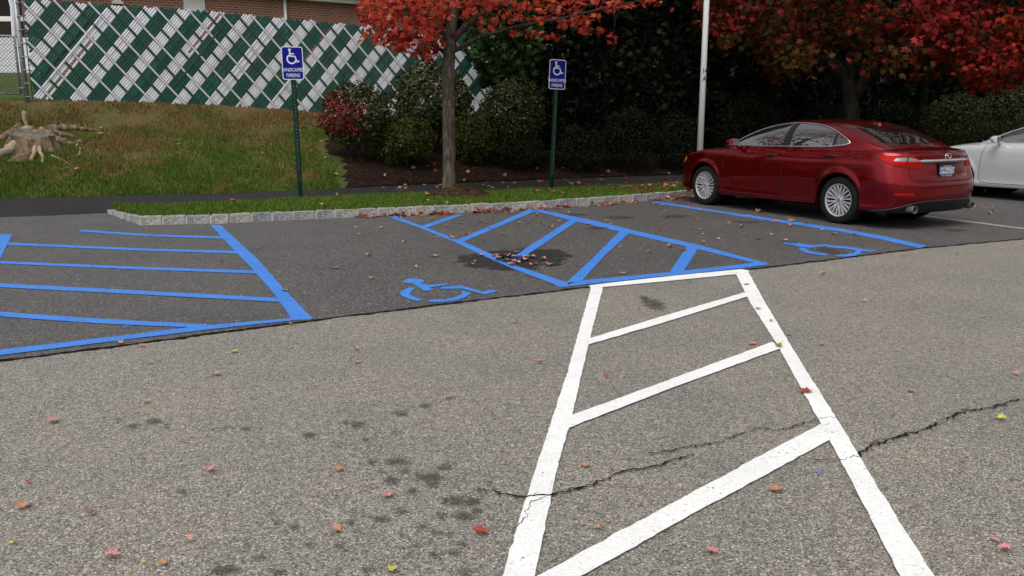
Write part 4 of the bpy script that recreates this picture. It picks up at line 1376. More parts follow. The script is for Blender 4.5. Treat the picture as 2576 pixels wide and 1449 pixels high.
leafy_tree("maple_tree", T2.x, Y2, "large dark maple with rust and olive leaves over the red car", [
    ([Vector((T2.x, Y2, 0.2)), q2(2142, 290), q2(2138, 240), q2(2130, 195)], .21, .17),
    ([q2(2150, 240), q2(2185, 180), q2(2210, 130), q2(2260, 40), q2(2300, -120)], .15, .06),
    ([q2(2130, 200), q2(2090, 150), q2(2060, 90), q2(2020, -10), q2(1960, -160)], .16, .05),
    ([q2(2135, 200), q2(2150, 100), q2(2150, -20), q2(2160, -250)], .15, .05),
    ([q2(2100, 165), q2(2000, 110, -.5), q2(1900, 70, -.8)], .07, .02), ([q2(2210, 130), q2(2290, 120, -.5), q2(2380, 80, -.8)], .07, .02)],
    .3, cl, 66, [(.016,.014,.003),(.048,.009,.003),(.078,.010,.004),(.024,.019,.004),(.115,.024,.005)], [4, 4, 4, 2, 1.5], hot2, (.11, .17), .58)  # leaf colours darkened to hold the deep shade within this crown
Y3 = 18.8
q3 = lambda x, y, dy=0: at_y(x, y, Y3 + dy)
cl = []
while len(cl) < 60:
    x = rng.uniform(2430, 2760); y = interp([(2430, 130), (2460, 235), (2500, 225), (2540, 215), (2600, 200), (2760, 180)], x) - 20 - abs(rng.gauss(0, 1)) * 110
    if y > -300: cl.append((at_y(x, y, Y3 + rng.uniform(-1.5, 1.5)), rng.uniform(.5, 1)))
while len(cl) < 110:
    a = Vector((rng.gauss(0, 1), rng.gauss(0, 1), rng.gauss(0, 1))).normalized() * rng.random() ** .4
    p = Vector((q3(2680, 100).x + a.x * 3, Y3 + a.y * 2.6, 6.2 + a.z * 2.3))
    if p.z > 4.6: cl.append((p, rng.uniform(.7, 1.1)))
T3 = q3(2690, 300)
leafy_tree("maple_tree", T3.x, Y3, "bright red maple crown at the right edge above the silver car", [
    ([Vector((T3.x, Y3, .2)), q3(2690, 250), q3(2680, 150), q3(2650, 30), q3(2640, -120)], .2, .06),
    ([q3(2680, 150), q3(2600, 90), q3(2520, 60)], .08, .02)], .2, cl, 80,
    [(.22,.015,.008),(.13,.010,.006),(.30,.035,.018),(.07,.012,.005),(.09,.024,.006)], [4, 4, 1.5, 2, 1], None, (.09, .145), .5)

# ------------------------------------------------------------------ tree stump
sp_ = on_terrain(85, 372)
stump = tag(empty("tree_stump", sp_), "weathered grey tree stump with spreading roots on the bank", "stump")
SW = .36
roots = [(200, 1.0), (245, .5), (268, .75), (290, .55), (335, .7), (5, .9), (150, .6), (60, .4), (105, .4)]
def srad(a, u):
    r = SW * (1.02 - .16 * u)
    for (ra, k) in roots:
        d = (a - ra + 180) % 360 - 180
        r += SW * k * math.exp(-(d / 15) ** 2) * (1.8 * (1 - u) ** 2.4 + .16)
    r *= 1 + .16 * noise.noise(Vector((math.cos(math.radians(a)) * 3, math.sin(math.radians(a)) * 3, u * 2))) + .10 * noise.noise(Vector((math.cos(math.radians(a)) * 11, math.sin(math.radians(a)) * 11, u)))
    return r
NA = 120
def sz(x, y, u):                                      # the cut face leans towards the car park
    top = .27 + y * .26 + x * -.10 + .05 * noise.noise(Vector((x * 4, y * 4, 7))) + .03 * noise.noise(Vector((x * 13, y * 13, 7)))
    return lerp(-.22, top, u)
m = MB(); rows = []
for i in range(12):
    u = i / 11; row = []
    for j in range(NA):
        a = 360 * j / NA; r = srad(a, u)
        x, y = math.cos(math.radians(a)) * r * 1.05, math.sin(math.radians(a)) * r * .85
        row.append((x, y, sz(x, y, u)))
    rows.append(row)
m.grid(rows, 0, closed=True)
m.build("bole", M_STUMP, stump, True)
m = MB(); rows = []
for i in range(8):
    k = 1 - i / 7; row = []
    for j in range(NA):
        a = 360 * j / NA; r = srad(a, 1) * k
        x, y = math.cos(math.radians(a)) * r * 1.05, math.sin(math.radians(a)) * r * .85
        row.append((x, y, sz(x, y, 1) + .002 + .03 * noise.noise(Vector((x * 5, y * 5, 3))) * smooth(1, .8, k) - .02 * smooth(.9, .3, k)))
    rows.append(row)
m.grid(rows, 0, closed=True)
m.build("cut_face", M_STUMP_TOP, stump, True)
def root_tube(pl, r0, r1, mat=M_STICK, name="root", lift=.02, rise=0.0):
    P = []
    for q_, (x, y) in enumerate(pl):
        p = on_terrain(x, y); P.append(p + Vector((0, 0, lift + rise * (1 - q_ / (len(pl) - 1)) ** 1.5)) - sp_)
    f, T = along(P); N = 14; P = [f(T * k / N)[0] for k in range(N + 1)]
    P = [p + Vector([noise.noise(p * 6 + Vector((w_ * 9, 0, 0))) for w_ in (0, 1, 2)]) * .05 for p in P]
    m = MB(); m.tube(P, [lerp(r0, r1, (k / N) ** .7) * (1 + .3 * noise.noise(P[k] * 8)) for k in range(N + 1)], 9); m.build(name, mat, stump, True)
root_tube([(75,350),(50,370),(26,387),(-10,402),(-40,410)], .17, .08, M_STICK, lift=.03, rise=.12)
root_tube([(85,354),(72,374),(58,390)], .13, .05, M_STUMP, rise=.14)
root_tube([(93,358),(90,380),(85,397),(79,410)], .10, .03, rise=.14)
root_tube([(100,358),(100,382),(104,399),(110,416)], .085, .025, rise=.14)
root_tube([(110,348),(140,359),(180,367),(212,364)], .13, .045, M_STUMP, rise=.10)
root_tube([(116,336),(150,328),(205,327),(240,332)], .13, .03, M_STUMP, rise=.04)
root_tube([(116,342),(150,342),(192,348)], .12, .03, M_STUMP, rise=.10)
root_tube([(60,338),(30,345),(5,353),(-15,360)], .13, .05, M_STUMP, rise=.10)
root_tube([(133,394),(150,400),(163,408),(174,417)], .028, .018)
root_tube([(192,366),(200,378),(196,392)], .03, .025)
m = MB(); t_ = on_terrain(67, 318) - sp_
m.tube([(t_.x, t_.y, .15), (t_.x + .01, t_.y, .42), (t_.x - .02, t_.y, .60), (t_.x, t_.y, .70)], [.05, .04, .055, .05], 8); m.build("snag", M_STICK, stump, True)
m = MB(); q = on_terrain(100, 383) - sp_
m.tube([(q.x + .01, q.y - .02, q.z + .10), (q.x + .05, q.y - .05, q.z + .05), (q.x + .09, q.y - .08, q.z)], [.015, .03, .035], 8); m.build("fungus", M_TAN, stump, True)

# ------------------------------------------------------------------ cars
def car_paint(name, col, metal, rough=.32):
    t = NT(name)
    n = t.noise(t.coord(), 900, 2)
    t.color(t.mix(n, tuple(c * .9 for c in col), tuple(c * 1.1 for c in col)))
    t.set(Metallic=metal, Roughness=rough)
    t.b.inputs["Coat Weight"].default_value = .55; t.b.inputs["Coat Roughness"].default_value = .01
    t.b.inputs["Specular IOR Level"].default_value = .1
    return t.mat
M_RED = car_paint("red_car_paint", (.21, .0010, .0045), .85, .22)
M_SILVER = car_paint("silver_car_paint", (.54, .54, .56), .25)
M_CGLASS = plain("tinted_car_glass", (.012, .015, .015), .02, spec=1.0, coat=1.0, var=.02)
M_CGLASS.node_tree.nodes['Principled BSDF'].inputs['IOR'].default_value = 2.1
M_RGLASS = plain("dark_rear_glass", (.010, .007, .006), .03, spec=.5, var=.02)
M_CHROME = plain("chrome", (.80, .80, .82), .12, 1.0, var=.03)
M_EXH = plain("dull_exhaust_steel", (.30, .29, .28), .35, .8)
M_RIM = plain("alloy_rim", (.54, .54, .55), .25, .45, var=.05)
M_TYRE = plain("tyre_rubber", (.009, .009, .009), .8, spec=.2, var=.3)
M_UNDER = plain("underbody_black", (.005, .005, .005), .95, spec=.05)
M_VALANCE = plain("black_valance", (.010, .010, .011), .5, spec=.3)
M_TRIMD = plain("dark_trim", (.04, .04, .04), .35)
M_GAP = plain("gap_and_recess_shade", (.006, .002, .002), .8)  # dark panel joints, also the shade coloured into the handle recesses
M_GAP_SHADE_G = plain("gap_and_recess_shade_grey", (.05, .05, .055), .8)
M_LAMPR = plain("red_lamp_lens", (.42, .004, .004), .4, spec=.06, var=.1)
M_LAMPD = plain("dark_red_lamp_lens", (.10, .002, .002), .4, spec=.06, var=.1)
M_LAMPC = plain("clear_lamp_lens", (.20, .195, .19), .2, .2, spec=.4, coat=.3, var=.6, scale=60)
M_AMBER = plain("amber_lamp_lens", (.75, .22, .01), .15, coat=.8)
M_PLATE = plain("plate_white", (.62, .64, .66), .4)
M_PLATEB = plain("plate_navy", (.02, .04, .14), .4)

WB, RA, ZC, TR_ = 2.82, .385, .334, .334
xR0, xF0 = -.43, 3.24
XREAR = [(.20,-.90),(.25,-.97),(.30,-1.02),(.38,-1.06),(.50,-1.075),(.60,-1.07),(.64,-1.055),(.665,-1.02),(.70,-1.005),(.80,-.995),(.89,-.985),(.93,-.99),(.99,-1.0),(1.02,-.985),(1.06,-.95)]
XREARS = [(.20,-.90),(.25,-.97),(.30,-1.02),(.38,-1.05),(.50,-1.065),(.60,-1.06),(.70,-1.04),(.80,-1.02),(.90,-1.0),(.97,-.985),(1.02,-.965),(1.06,-.93)]
XFRONT = [(.18,3.70),(.26,3.80),(.40,3.83),(.55,3.80),(.65,3.76),(.75,3.68),(.82,3.58),(.90,3.45)]
SIDE = [(.20,-.050),(.245,-.022),(.27,-.012),(.33,-.020),(.42,-.016),(.52,-.006),(.64,.0),(.75,-.004),(.86,-.010),(.90,-.016),(.95,-.038),(1.00,-.062),(1.06,-.092)]
WPLAN = [(-.43,.905),(0,.912),(.6,.900),(1.4,.902),(2.2,.905),(2.82,.905),(3.24,.872)]
ZSH = [(-1.1,1.005),(-.9,1.022),(-.6,1.045),(-.3,1.058),(.1,1.050),(.6,1.030),(1.2,1.015),(2.0,.985),(2.4,.968),(2.82,.935),(3.24,.870),(3.5,.79),(3.7,.70),(3.83,.64)]
ZCEN = [(-1.1,1.030),(-.95,1.048),(-.7,1.070),(-.4,1.09),(.3,1.08),(2.2,1.03),(2.6,1.010),(3.0,.965),(3.4,.88),(3.6,.80),(3.83,.66)]
def zbot_base(x): return interp([(-1.1,.27),(-.6,.245),(-.4,.235),(.4,.255),(.9,.24),(2.4,.215),(3.2,.20),(3.83,.20)], x)
def inset(z, zs):
    d = zs - z
    return .030 * (1 - math.sqrt(max(0, 1 - (1 - d / .035) ** 2))) if d < .035 else 0
def nz(z): return interp([(.62, 3.0), (.95, 2.3)], z)
def S(u, z, off=0.0):
    """left body side at column u (0..1 tail, 1..2 flank, 2..3 nose) and height z; off = distance out of the panel"""
    def raw(u, z):
        if u < 1:
            ph = math.radians(90 * u); e = 2 / nz(z)
            yr = math.sin(ph) ** e; xr = math.cos(ph) ** e
            zs = zsh_u(u)
            w = interp(WPLAN, xR0) + spline(SIDE, z) - inset(z, zs)
            y = w * yr
            k = smooth(.66, .50, y)
            L = lerp(-spline(XREARS, z), -spline(XREAR, z), k) + xR0 - inset(z, zs) * .6
            return Vector((xR0 - L * xr, y, z))
        if u <= 2:
            x = lerp(xR0, xF0, u - 1); zs = spline(ZSH, x)
            y = spline(WPLAN, x) + spline(SIDE, z) - inset(z, zs)
            for xc in (0, WB):                        # flared arch lip
                r = math.hypot(x - xc, z - ZC)
                y += .014 * math.exp(-((r - RA - .02) / .035) ** 2) * (1 if z > ZC - .1 else .4)
            return Vector((x, y, z))
        ph = math.radians(90 * (u - 2)); e = 2 / 2.2
        zs = zsh_u(u)
        w = spline(WPLAN, xF0) + spline(SIDE, z) - inset(z, zs)
        return Vector((xF0 + (spline(XFRONT, z) - xF0) * math.sin(ph) ** e, w * math.cos(ph) ** e, z))
    p = raw(u, z)
    if off:
        du = raw(min(3, u + .004), z) - raw(max(0.0, u - .004), z); dz = raw(u, z + .004) - raw(u, z - .004)
        n = du.cross(dz)
        n = -n.normalized() if n.length > 1e-12 else Vector((0, 1, 0))
        if n.y < -.2 or (u < .02 and n.x > 0): n = -n
        p = p + n * off
    return p
def xu(u):
    if u < 1: return xR0 - .555 * math.cos(math.radians(90 * u)) ** (2 / 2.25)
    if u <= 2: return lerp(xR0, xF0, u - 1)
    return xF0 + .5 * math.sin(math.radians(90 * (u - 2))) ** (2 / 2.2)
def zsh_u(u): return spline(ZSH, xu(u))
def ux(x): return 1 + (x - xR0) / (xF0 - xR0)
def uy(y, z=.87): return math.degrees(math.asin(min(1, (y / .895) ** (nz(z) / 2)))) / 90
def patch(mb, cols, off, rows=6, side=1, m=0):
    """cols: (u, zlo, zhi)"""
    R = []
    for u, a, b in cols:
        r = []
        for k in range(rows + 1):
            p = S(u, lerp(a, b, k / rows), off); r.append((p.x, p.y * side, p.z))
        R.append(r)
    mb.grid(R, m, flip=side > 0)
def gapline(mb, pts, w, off, side=1, m=0):
    """narrow strip along (u, z) points"""
    f, T = along([Vector((u * (xF0 - xR0), z, 0)) for u, z in pts]); N = max(2, int(T / .03))
    A, B = [], []
    for k in range(N + 1):
        p, d = f(T * k / N); n = Vector((-d.y, d.x, 0)) * w / 2
        for L, q in ((A, p + n), (B, p - n)):
            v = S(q.x / (xF0 - xR0), q.y, off); L.append((v.x, v.y * side, v.z))
    mb.grid([A, B], m, flip=side < 0); 
# greenhouse
GZC = [(-.72,1.02),(-.55,1.10),(-.40,1.165),(-.2,1.252),(0,1.328),(.15,1.373),(.35,1.413),(.6,1.437),(.9,1.447),(1.2,1.437),(1.5,1.405),(1.8,1.335),(2.1,1.225),(2.35,1.115),(2.6,.99)]
GYB = [(-.72,.62),(-.5,.735),(-.25,.805),(.1,.842),(.6,.846),(1.4,.846),(2.0,.838),(2.3,.80),(2.6,.72)]
def gzb(x): return spline(ZSH, x) - .03
def G(x, y=None, z=None):
    """greenhouse skin: z at (x, y) or y at (x, z)"""
    zb, zc, Y = gzb(x), spline(GZC, x), spline(GYB, x)
    h = max(.005, zc - zb); n = 4.2 if x > -.2 else 4.2
    lean = .34
    if z is not None:
        t = min(1, max(0, (z - zb) / h))
        return (Y - lean * (z - zb)) * (1 - t ** n) ** (1 / n)
    lo, hi = zb, zc                                   # solve for z
    for _ in range(40):
        mid_ = (lo + hi) / 2
        if G(x, z=mid_) > abs(y): lo = mid_
        else: hi = mid_
    return lo
def gpt(x, phi):
    """section point, phi 0..1 from belt to roof centre"""
    zb, zc, Y = gzb(x), spline(GZC, x), spline(GYB, x)
    h = max(.005, zc - zb); n = 4.2; a = math.radians(90 * phi)
    t = math.sin(a) ** (2 / n); z = zb + h * t
    return Vector((x, (Y - .34 * (z - zb)) * math.cos(a) ** (2 / n), z))
def gside(x, z, off):
    p = Vector((x, G(x, z=z), z)); e = .006
    dx_ = Vector((2 * e, G(x + e, z=z) - G(x - e, z=z), 0)); dz_ = Vector((0, G(x, z=z + e) - G(x, z=z - e), 2 * e))
    n = dz_.cross(dx_).normalized()
    if n.y < 0: n = -n
    return p + n * off

def make_car(root, paint, gap_shade, full):
    # ---- body shell
    us = [k / 26 for k in range(26)]
    xa = sorted(set([lerp(xR0, xF0, k / 70) for k in range(71)] + [c + RA * math.cos(math.radians(a)) for c in (0, WB) for a in range(0, 181, 6)] + [c + s * (RA + .0008) for c in (0, WB) for s in (-1, 1)]))
    us += [ux(x) for x in xa if xR0 <= x <= xF0] + [2 + k / 24 for k in range(1, 25)]
    NV = 34; colsL = []
    for u in us:
        x = xu(u); zb = zbot_base(S(u, .4).x)
        if 1 <= u <= 2:
            for c in (0, WB):
                if abs(x - c) <= RA: zb = max(zb, ZC + math.sqrt(max(0, RA * RA - (x - c) ** 2)))
        zs = zsh_u(u)
        c = []
        for k in range(NV + 1):
            t = k / NV; t = 1 - (1 - t) ** 1.25
            c.append(S(u, lerp(zb, zs, t)))
        colsL.append(c)
    b = MB()
    b.grid([[tuple(p) for p in c] for c in colsL], 0, flip=True)
    b.grid([[(p.x, -p.y, p.z) for p in c] for c in colsL], 0)
    deck = []
    for u, c in zip(us, colsL):
        e = c[-1]; zc = spline(ZCEN, e.x); row = []
        for k in range(25):
            s = -1 + 2 * k / 24
            s = math.copysign(abs(s) ** .8, s)
            row.append((e.x, e.y * s, e.z + max(0, zc - e.z) * (1 - abs(s) ** 2.6)))
        deck.append(row)
    b.grid(deck, 0)
    # wheel housings: arch return lips and dark liners
    for c in (0, WB):
        for sd in (1, -1):
            A, B_, Cc_ = [], [], []
            for k in range(33):
                a = math.radians(-14 + 208 * k / 32)
                x, z = c + RA * math.cos(a), ZC + RA * math.sin(a)
                z = max(z, .2)
                y = S(ux(min(xF0, max(xR0, x))), max(z, .24)).y - .001
                A.append((x, y * sd, z)); B_.append((x, (y - .05) * sd, z)); Cc_.append((x, .45 * sd, z))
            b.grid([A, B_], 0, flip=sd < 0); b.grid([B_, Cc_], 1, flip=sd < 0)
            rows = [[(c + r * math.cos(2*math.pi*k/24), .5 * sd, ZC + r * math.sin(2*math.pi*k/24)) for k in range(24)] for r in (.0, RA + .02)]
            b.grid(rows, 1, closed=True)
    # floor
    b.box((1.42, 0, .24), (1.96, 1.60, .06), 1); b.box((-.62, 0, .30), (.55, 1.2, .1), 1); b.box((3.42, 0, .25), (.5, 1.3, .08), 1)
    b.box((.0, 0, .33), (.9, 1.02, .2), 1); b.box((2.82, 0, .33), (.9, 1.02, .2), 1)
    # greenhouse skin
    gx = [lerp(-.72, 2.6, k / 90) for k in range(91)]
    R = []
    for x in gx:
        half = [gpt(x, (k / 18)) for k in range(19)]
        R.append([tuple(p) for p in half] + [(p.x, -p.y, p.z) for p in half[-2::-1]])
    b.grid(R, 0, flip=False)
    if full:                                          # fuel flap and lid shut lines
        for sd in (1,):
            gapline(b, [(ux(-.20), .955), (ux(-.37), .955), (ux(-.39), .93), (ux(-.38), .83), (ux(-.35), .81), (ux(-.20), .81), (ux(-.18), .83), (ux(-.185), .93), (ux(-.20), .955)], .005, .0015, sd, 2)
        for sd in (1, -1):
            gapline(b, [(uy(.64, .82), .82), (uy(.64, .72), .72), (uy(.60, .66), .668), (uy(.5, .65), .650), (uy(.02, .65), .648)], .010, .002, sd, 2)
            gapline(b, [(ux(-.40), .62), (uy(.86, .64), .64), (uy(.80, .7), .70)], .005, .0015, sd, 2)
    body = b.build("body", [paint, M_UNDER, gap_shade], root, True, 38)
    # ---- side windows
    TOP = [(2.235,1.075),(2.10,1.145),(1.90,1.238),(1.70,1.305),(1.50,1.350),(1.25,1.378),(1.08,1.386),(.85,1.382),(.66,1.368),(.45,1.335),(.30,1.295),(.15,1.24),(.02,1.185),(-.07,1.13)]
    BOT = [(2.235,1.035),(2.0,1.03),(1.6,1.035),(1.1,1.045),(.6,1.058),(.3,1.07),(.1,1.088),(-.02,1.107),(-.07,1.125)]
    TOPs, BOTs = TOP[::-1], BOT[::-1]
    for sd in (1, -1):
        def glass(name, x0, x1, mat):
            m = MB(); R = []
            N = 22
            for k in range(N + 1):
                x = lerp(x0, x1, k / N); a, c = spline(BOTs, x) + .006, spline(TOPs, x) - .012
                r = []
                for q in range(9):
                    p = gside(x, lerp(a, max(a + .002, c), q / 8), .004); r.append((p.x, p.y * sd, p.z))
                R.append(r)
            m.grid(R, 0, flip=sd > 0)
            return m.build(name, mat, root, True)
        glass("side_window", 2.215, 1.145, M_CGLASS)
        glass("side_window", 1.03, .215, M_CGLASS)
        glass("quarter_window", .185, -.045, M_CGLASS)
        m = MB(); R = []                              # black door pillar
        for x in (1.155, 1.09, 1.085, 1.02):
            r = []
            for q in range(9):
                p = gside(x, lerp(spline(BOTs, x), spline(TOPs, x) - .01, q / 8), .0045 if abs(x - 1.0875) > .02 else .002); r.append((p.x, p.y * sd, p.z))
            R.append(r)
        m.grid(R, 0, flip=sd > 0); m.build("door_pillar", M_VALANCE, root)
        m = MB(); R = []
        for x in (.222, .20, .178):
            R.append([(p.x, p.y * sd, p.z) for p in (gside(x, lerp(spline(BOTs, x), spline(TOPs, x) - .01, q / 8), .0045) for q in range(9))])
        m.grid(R, 0, flip=sd > 0); m.build("window_divider", M_VALANCE, root)
        ring_ = [(x, spline(TOPs, x)) for x in [lerp(2.235, -.07, k / 40) for k in range(41)]] + [(x, spline(BOTs, x)) for x in [lerp(-.07, 2.235, k / 34) for k in range(1, 35)]]
        ring_ += [(2.31, 1.012)] if False else []
        m = MB(); P = []
        for x, z in ring_ + [ring_[0]]:
            p = gside(x, z, .004); P.append(Vector((p.x, p.y * sd, p.z)))
        m.tube(P, .0105, 6, cap=False)
        p = gside(2.235, 1.035, .004); m.tube([Vector((p.x, p.y * sd, p.z)), Vector((2.36, S(ux(2.36), .975).y * sd + .0, 1.0))], [.011, .004], 6)
        m.build("window_trim", M_CHROME, root, True)
        # ---- doors
        XFD, XMD = 2.29, 1.085
        def zhi(x): return spline(ZSH, x) - .004
        m = MB()
        patch(m, [(ux(x), interp([(1.08,.30),(2.29,.285)], x), zhi(x) - .012) for x in [lerp(XMD + .004, XFD - .004, k / 24) for k in range(25)]], .0022, 16, sd)
        gapline(m, [(ux(XFD), zhi(XFD) - .01), (ux(XFD + .055), .80), (ux(XFD + .075), .6), (ux(XFD + .075), .36), (ux(XFD + .03), .30), (ux(XFD - .1), .285), (ux(XMD), .298), (ux(XMD - .01), .55), (ux(XMD), zhi(XMD))], .009, .0035, sd, 1)
        fd = m.build("door", [paint, gap_shade], root, True, 38)
        def rl_(x): return interp([(-.08,1.01),(.02,.93),(.13,.82),(.30,.72),(.40,.60),(.43,.50),(.44,.31)], x)
        m = MB()
        patch(m, [(ux(x), max(.31, rl_(x)), zhi(x) - .012) for x in [-.075, -.04, 0, .05, .1, .15, .2, .25, .3, .35, .39, .42, .44, .445, .5, .6, .7, .8, .9, 1.0, XMD - .006]], .0022, 16, sd)
        gapline(m, [(ux(-.10), 1.03), (ux(-.02), .965), (ux(.13), .82), (ux(.30), .72), (ux(.40), .60), (ux(.43), .50), (ux(.44), .33), (ux(.50), .305), (ux(XMD), .298)], .009, .0035, sd, 1)
        rd = m.build("door", [paint, gap_shade], root, True, 38)
        for d_, xc, zc_ in ((fd, 1.30, .903), (rd, .20, .935)):
            m = MB(); P = []
            for k in range(9):
                x = xc - .13 + .26 * k / 8; q = S(ux(x), zc_ + .006 * k / 8 * -1, .012 + .022 * math.sin(math.pi * k / 8) ** .5); P.append(Vector((q.x, q.y * sd, q.z)))
            m.tube(P, [.008, .013, .014, .0145, .0145, .0145, .014, .013, .008], 8)
            R = []                                    # flat dark ellipse: shade of the finger recess put in as colour
            for rr_ in (.0, .6, 1.0):
                row = []
                for k in range(20):
                    a = 2 * math.pi * k / 20; q = S(ux(xc + .03 + .085 * rr_ * math.cos(a)), zc_ - .002 + .036 * rr_ * math.sin(a), .0034); row.append((q.x, q.y * sd, q.z))
                R.append(row)
            m.grid(R, 1, closed=True, flip=sd < 0)
            m.build("handle", [paint, gap_shade], d_, True, 40)
        # ---- mirror
        mm = MB(); R = []
        for i in range(13):
            a = math.pi * i / 12
            row = []
            for k in range(16):
                t = 2 * math.pi * k / 16
                e = 2 / 2.6
                cx_ = math.sin(a) ** e
                f_ = lambda v: math.copysign(abs(v) ** e, v)
                xx = math.cos(a); xx = max(xx, -.25) if True else xx
                row.append((2.03 + xx * .10 - .012 * f_(math.cos(t)) * cx_, (1.015 + .115 * f_(math.cos(t)) * cx_) * sd, 1.075 + .066 * f_(math.sin(t)) * cx_))
            R.append(row)
        mm.grid(R, 0, closed=True, flip=sd < 0)
        mm.tube([(2.06, .83 * sd, 1.0), (2.05, .92 * sd, 1.03)], [.03, .024], 8)
        mo = mm.build("mirror", paint, root, True, 50)
        mg = MB(); mg.face([mg.vert((2.001 + .012 * math.cos(2*math.pi*k/20), (1.015 + .103 * math.cos(2*math.pi*k/20)) * sd, 1.075 + .056 * math.sin(2*math.pi*k/20))) for k in range(20)])
        mg.build("mirror_glass", M_CGLASS, mo)
    # ---- windscreen and rear window
    def screen(name, x0f, x1f, ymax, mat):
        m = MB(); R = []
        for i in range(17):
            y = lerp(-1, 1, i / 16); r = []
            for k in range(13):
                x = lerp(x0f(y), x1f(y), k / 12); yy = y * ymax(x); z = G(x, y=yy)
                e = .01; nx = Vector((2*e, 0, G(x+e, y=yy) - G(x-e, y=yy))); ny = Vector((0, 2*e, G(x, y=yy+e) - G(x, y=yy-e)))
                n = nx.cross(ny).normalized(); n = n if n.z > 0 else -n
                p = Vector((x, yy, z)) + n * .004; r.append(tuple(p))
            R.append(r)
        m.grid(R); return m.build(name, mat, root, True)
    screen("rear_window", lambda y: -.50 + .07 * y * y, lambda y: .13 - .02 * y * y, lambda x: interp([(-.5,.585),(-.2,.545),(.13,.50)], x), M_RGLASS)
    screen("windscreen", lambda y: 2.42 - .22 * y * y, lambda y: 1.66 - .10 * y * y, lambda x: interp([(1.6,.52),(2.0,.60),(2.42,.68)], x), M_RGLASS)
    # ---- wheels
    for c in (0, WB):
        for sd in (1, -1):
            M = Matrix.Translation((c, .885 * sd, ZC))
            if sd < 0: M = M @ Matrix.Rotation(math.pi, 4, 'Z')
            w = MB()
            w.lathe([(.0, -.075), (.205, -.075), (.214, -.02), (.214, -.19), (.0, -.19)], 40, 0, M=M)
            wo_ = w.build("wheel", M_UNDER, root, True, 40)
            t = MB()
            t.lathe([(.222, -.19), (.235, -.205), (.29, -.215), (.322, -.20), (.334, -.165), (.334, -.05), (.322, -.015), (.29, .0), (.240, -.008), (.226, -.014), (.222, -.05)], 56, 0, M=M)
            t.build("tyre", M_TYRE, wo_, True, 50)
            r = MB()
            r.lathe([(.205, -.07), (.212, -.025), (.220, -.010), (.229, -.008), (.231, -.014), (.228, -.03)], 56, 0, M=M)
            for k in range(10):
                for s in (-1, 1):
                    a0 = 2 * math.pi * k / 10 + s * .10; a1 = 2 * math.pi * k / 10 + s * .165
                    P, W_ = [], []
                    for q in range(6):
                        u = q / 5; a = lerp(a0 * 1.0, a1, u) ; rr_ = lerp(.048, .214, u)
                        a = 2 * math.pi * k / 10 + s * lerp(.26, .150, u ** .5)
                        P.append(Vector((math.cos(a) * rr_, -.012 - .030 * (1 - u) ** 2 - .006 * u, math.sin(a) * rr_))); W_.append(lerp(.0085, .0150, u))
                    rows = []
                    for q in range(6):
                        d = (P[min(5, q + 1)] - P[max(0, q - 1)]).normalized(); n = Vector((-d.z, 0, d.x)).normalized()
                        o_ = P[q]; h = W_[q]
                        rows.append([M @ (o_ - n * h + Vector((0, -.022, 0))), M @ (o_ - n * h * .75), M @ (o_ + n * h * .75), M @ (o_ + n * h + Vector((0, -.022, 0)))])
                    r.grid(rows, 0, closed=True, flip=True)
            r.lathe([(.075, -.055), (.072, -.038), (.055, -.034), (.034, -.034), (.032, -.026), (.0, -.024)], 24, 0, M=M)
            r.build("rim", M_RIM, wo_, True, 45)
            n_ = MB()
            for k in range(5):
                a = 2 * math.pi * (k + .5) / 5
                n_.lathe([(.0, -.028), (.009, -.028), (.0105, -.045)], 8, 0, M=M @ Matrix.Translation((math.cos(a) * .057, 0, math.sin(a) * .057)))
            n_.lathe([(.0, -.0225), (.026, -.0235), (.029, -.03)], 20, 0, M=M)
            n_.build("hub_cap", M_LAMPC, wo_, True, 40)
    if not full: return
    # ---- tail
    for sd in (1, -1):
        m = MB(); uT, uE = ux(-.565) if False else None, None
        u_tip = next(k / 400 for k in range(400, 0, -1) if S(k / 400, .96).x < -.565)
        u_seam, u_end = uy(.655), uy(.455)
        def lamp(name, ua, ub, lo, hi, off, mat, par, n=18):
            m = MB(); patch(m, [(lerp(ua, ub, k / n), lo(k / n), hi(k / n)) for k in range(n + 1)], off, 6, sd); return m.build(name, mat, par, True)
        lo = lambda t: interp([(0,.962),(.10,.935),(.25,.89),(.45,.852),(.62,.836),(1,.826)], t)
        hi = lambda t: interp([(0,.968),(.08,.975),(.5,.972),(.75,.962),(.88,.945),(1,.915)], t)
        lp = lamp("tail_lamp", u_tip, u_end, lo, hi, .007, M_LAMPR, root, 30)
        L0 = lambda t: lerp(.34, 1.0, t)
        lamp("clear_lens", lerp(u_tip, u_end, .40), lerp(u_tip, u_end, .96), lambda t: interp([(0,.912),(.06,.908),(1,.905)], t), lambda t: max(.905, interp([(0,.918),(.05,.945),(.5,.958),(.7,.95),(.85,.935),(1,.906)], t)), .0105, M_LAMPC, lp)
        for zz in (.845, .862, .880):
            lamp("lens_stripe", lerp(u_tip, u_end, .42), lerp(u_tip, u_end, .97), lambda t, zz=zz: zz - .003, lambda t, zz=zz: zz + .003, .0088, M_LAMPD, lp)
        lamp("lens_divider", u_seam + .004, u_seam - .012, lambda t: .828, lambda t: .966, .0115, M_VALANCE, lp, 3)
        lamp("lens_bezel", u_tip + .012, u_end, lambda t: lo(t) - .008, lambda t: hi(t) + .007, .005, M_VALANCE, lp, 30)
        # reflector low in the bumper
        m = MB(); patch(m, [(lerp(uy(.80, .48), uy(.60, .48), k / 8), .468, .500) for k in range(9)], .004, 3, sd); m.build("reflector", M_LAMPR, root, True)
        # exhaust tip
        ex = MB(); Mx = Matrix.Translation((-.99, .60 * sd, .285)) @ Matrix.Rotation(math.pi / 2, 4, 'Z')
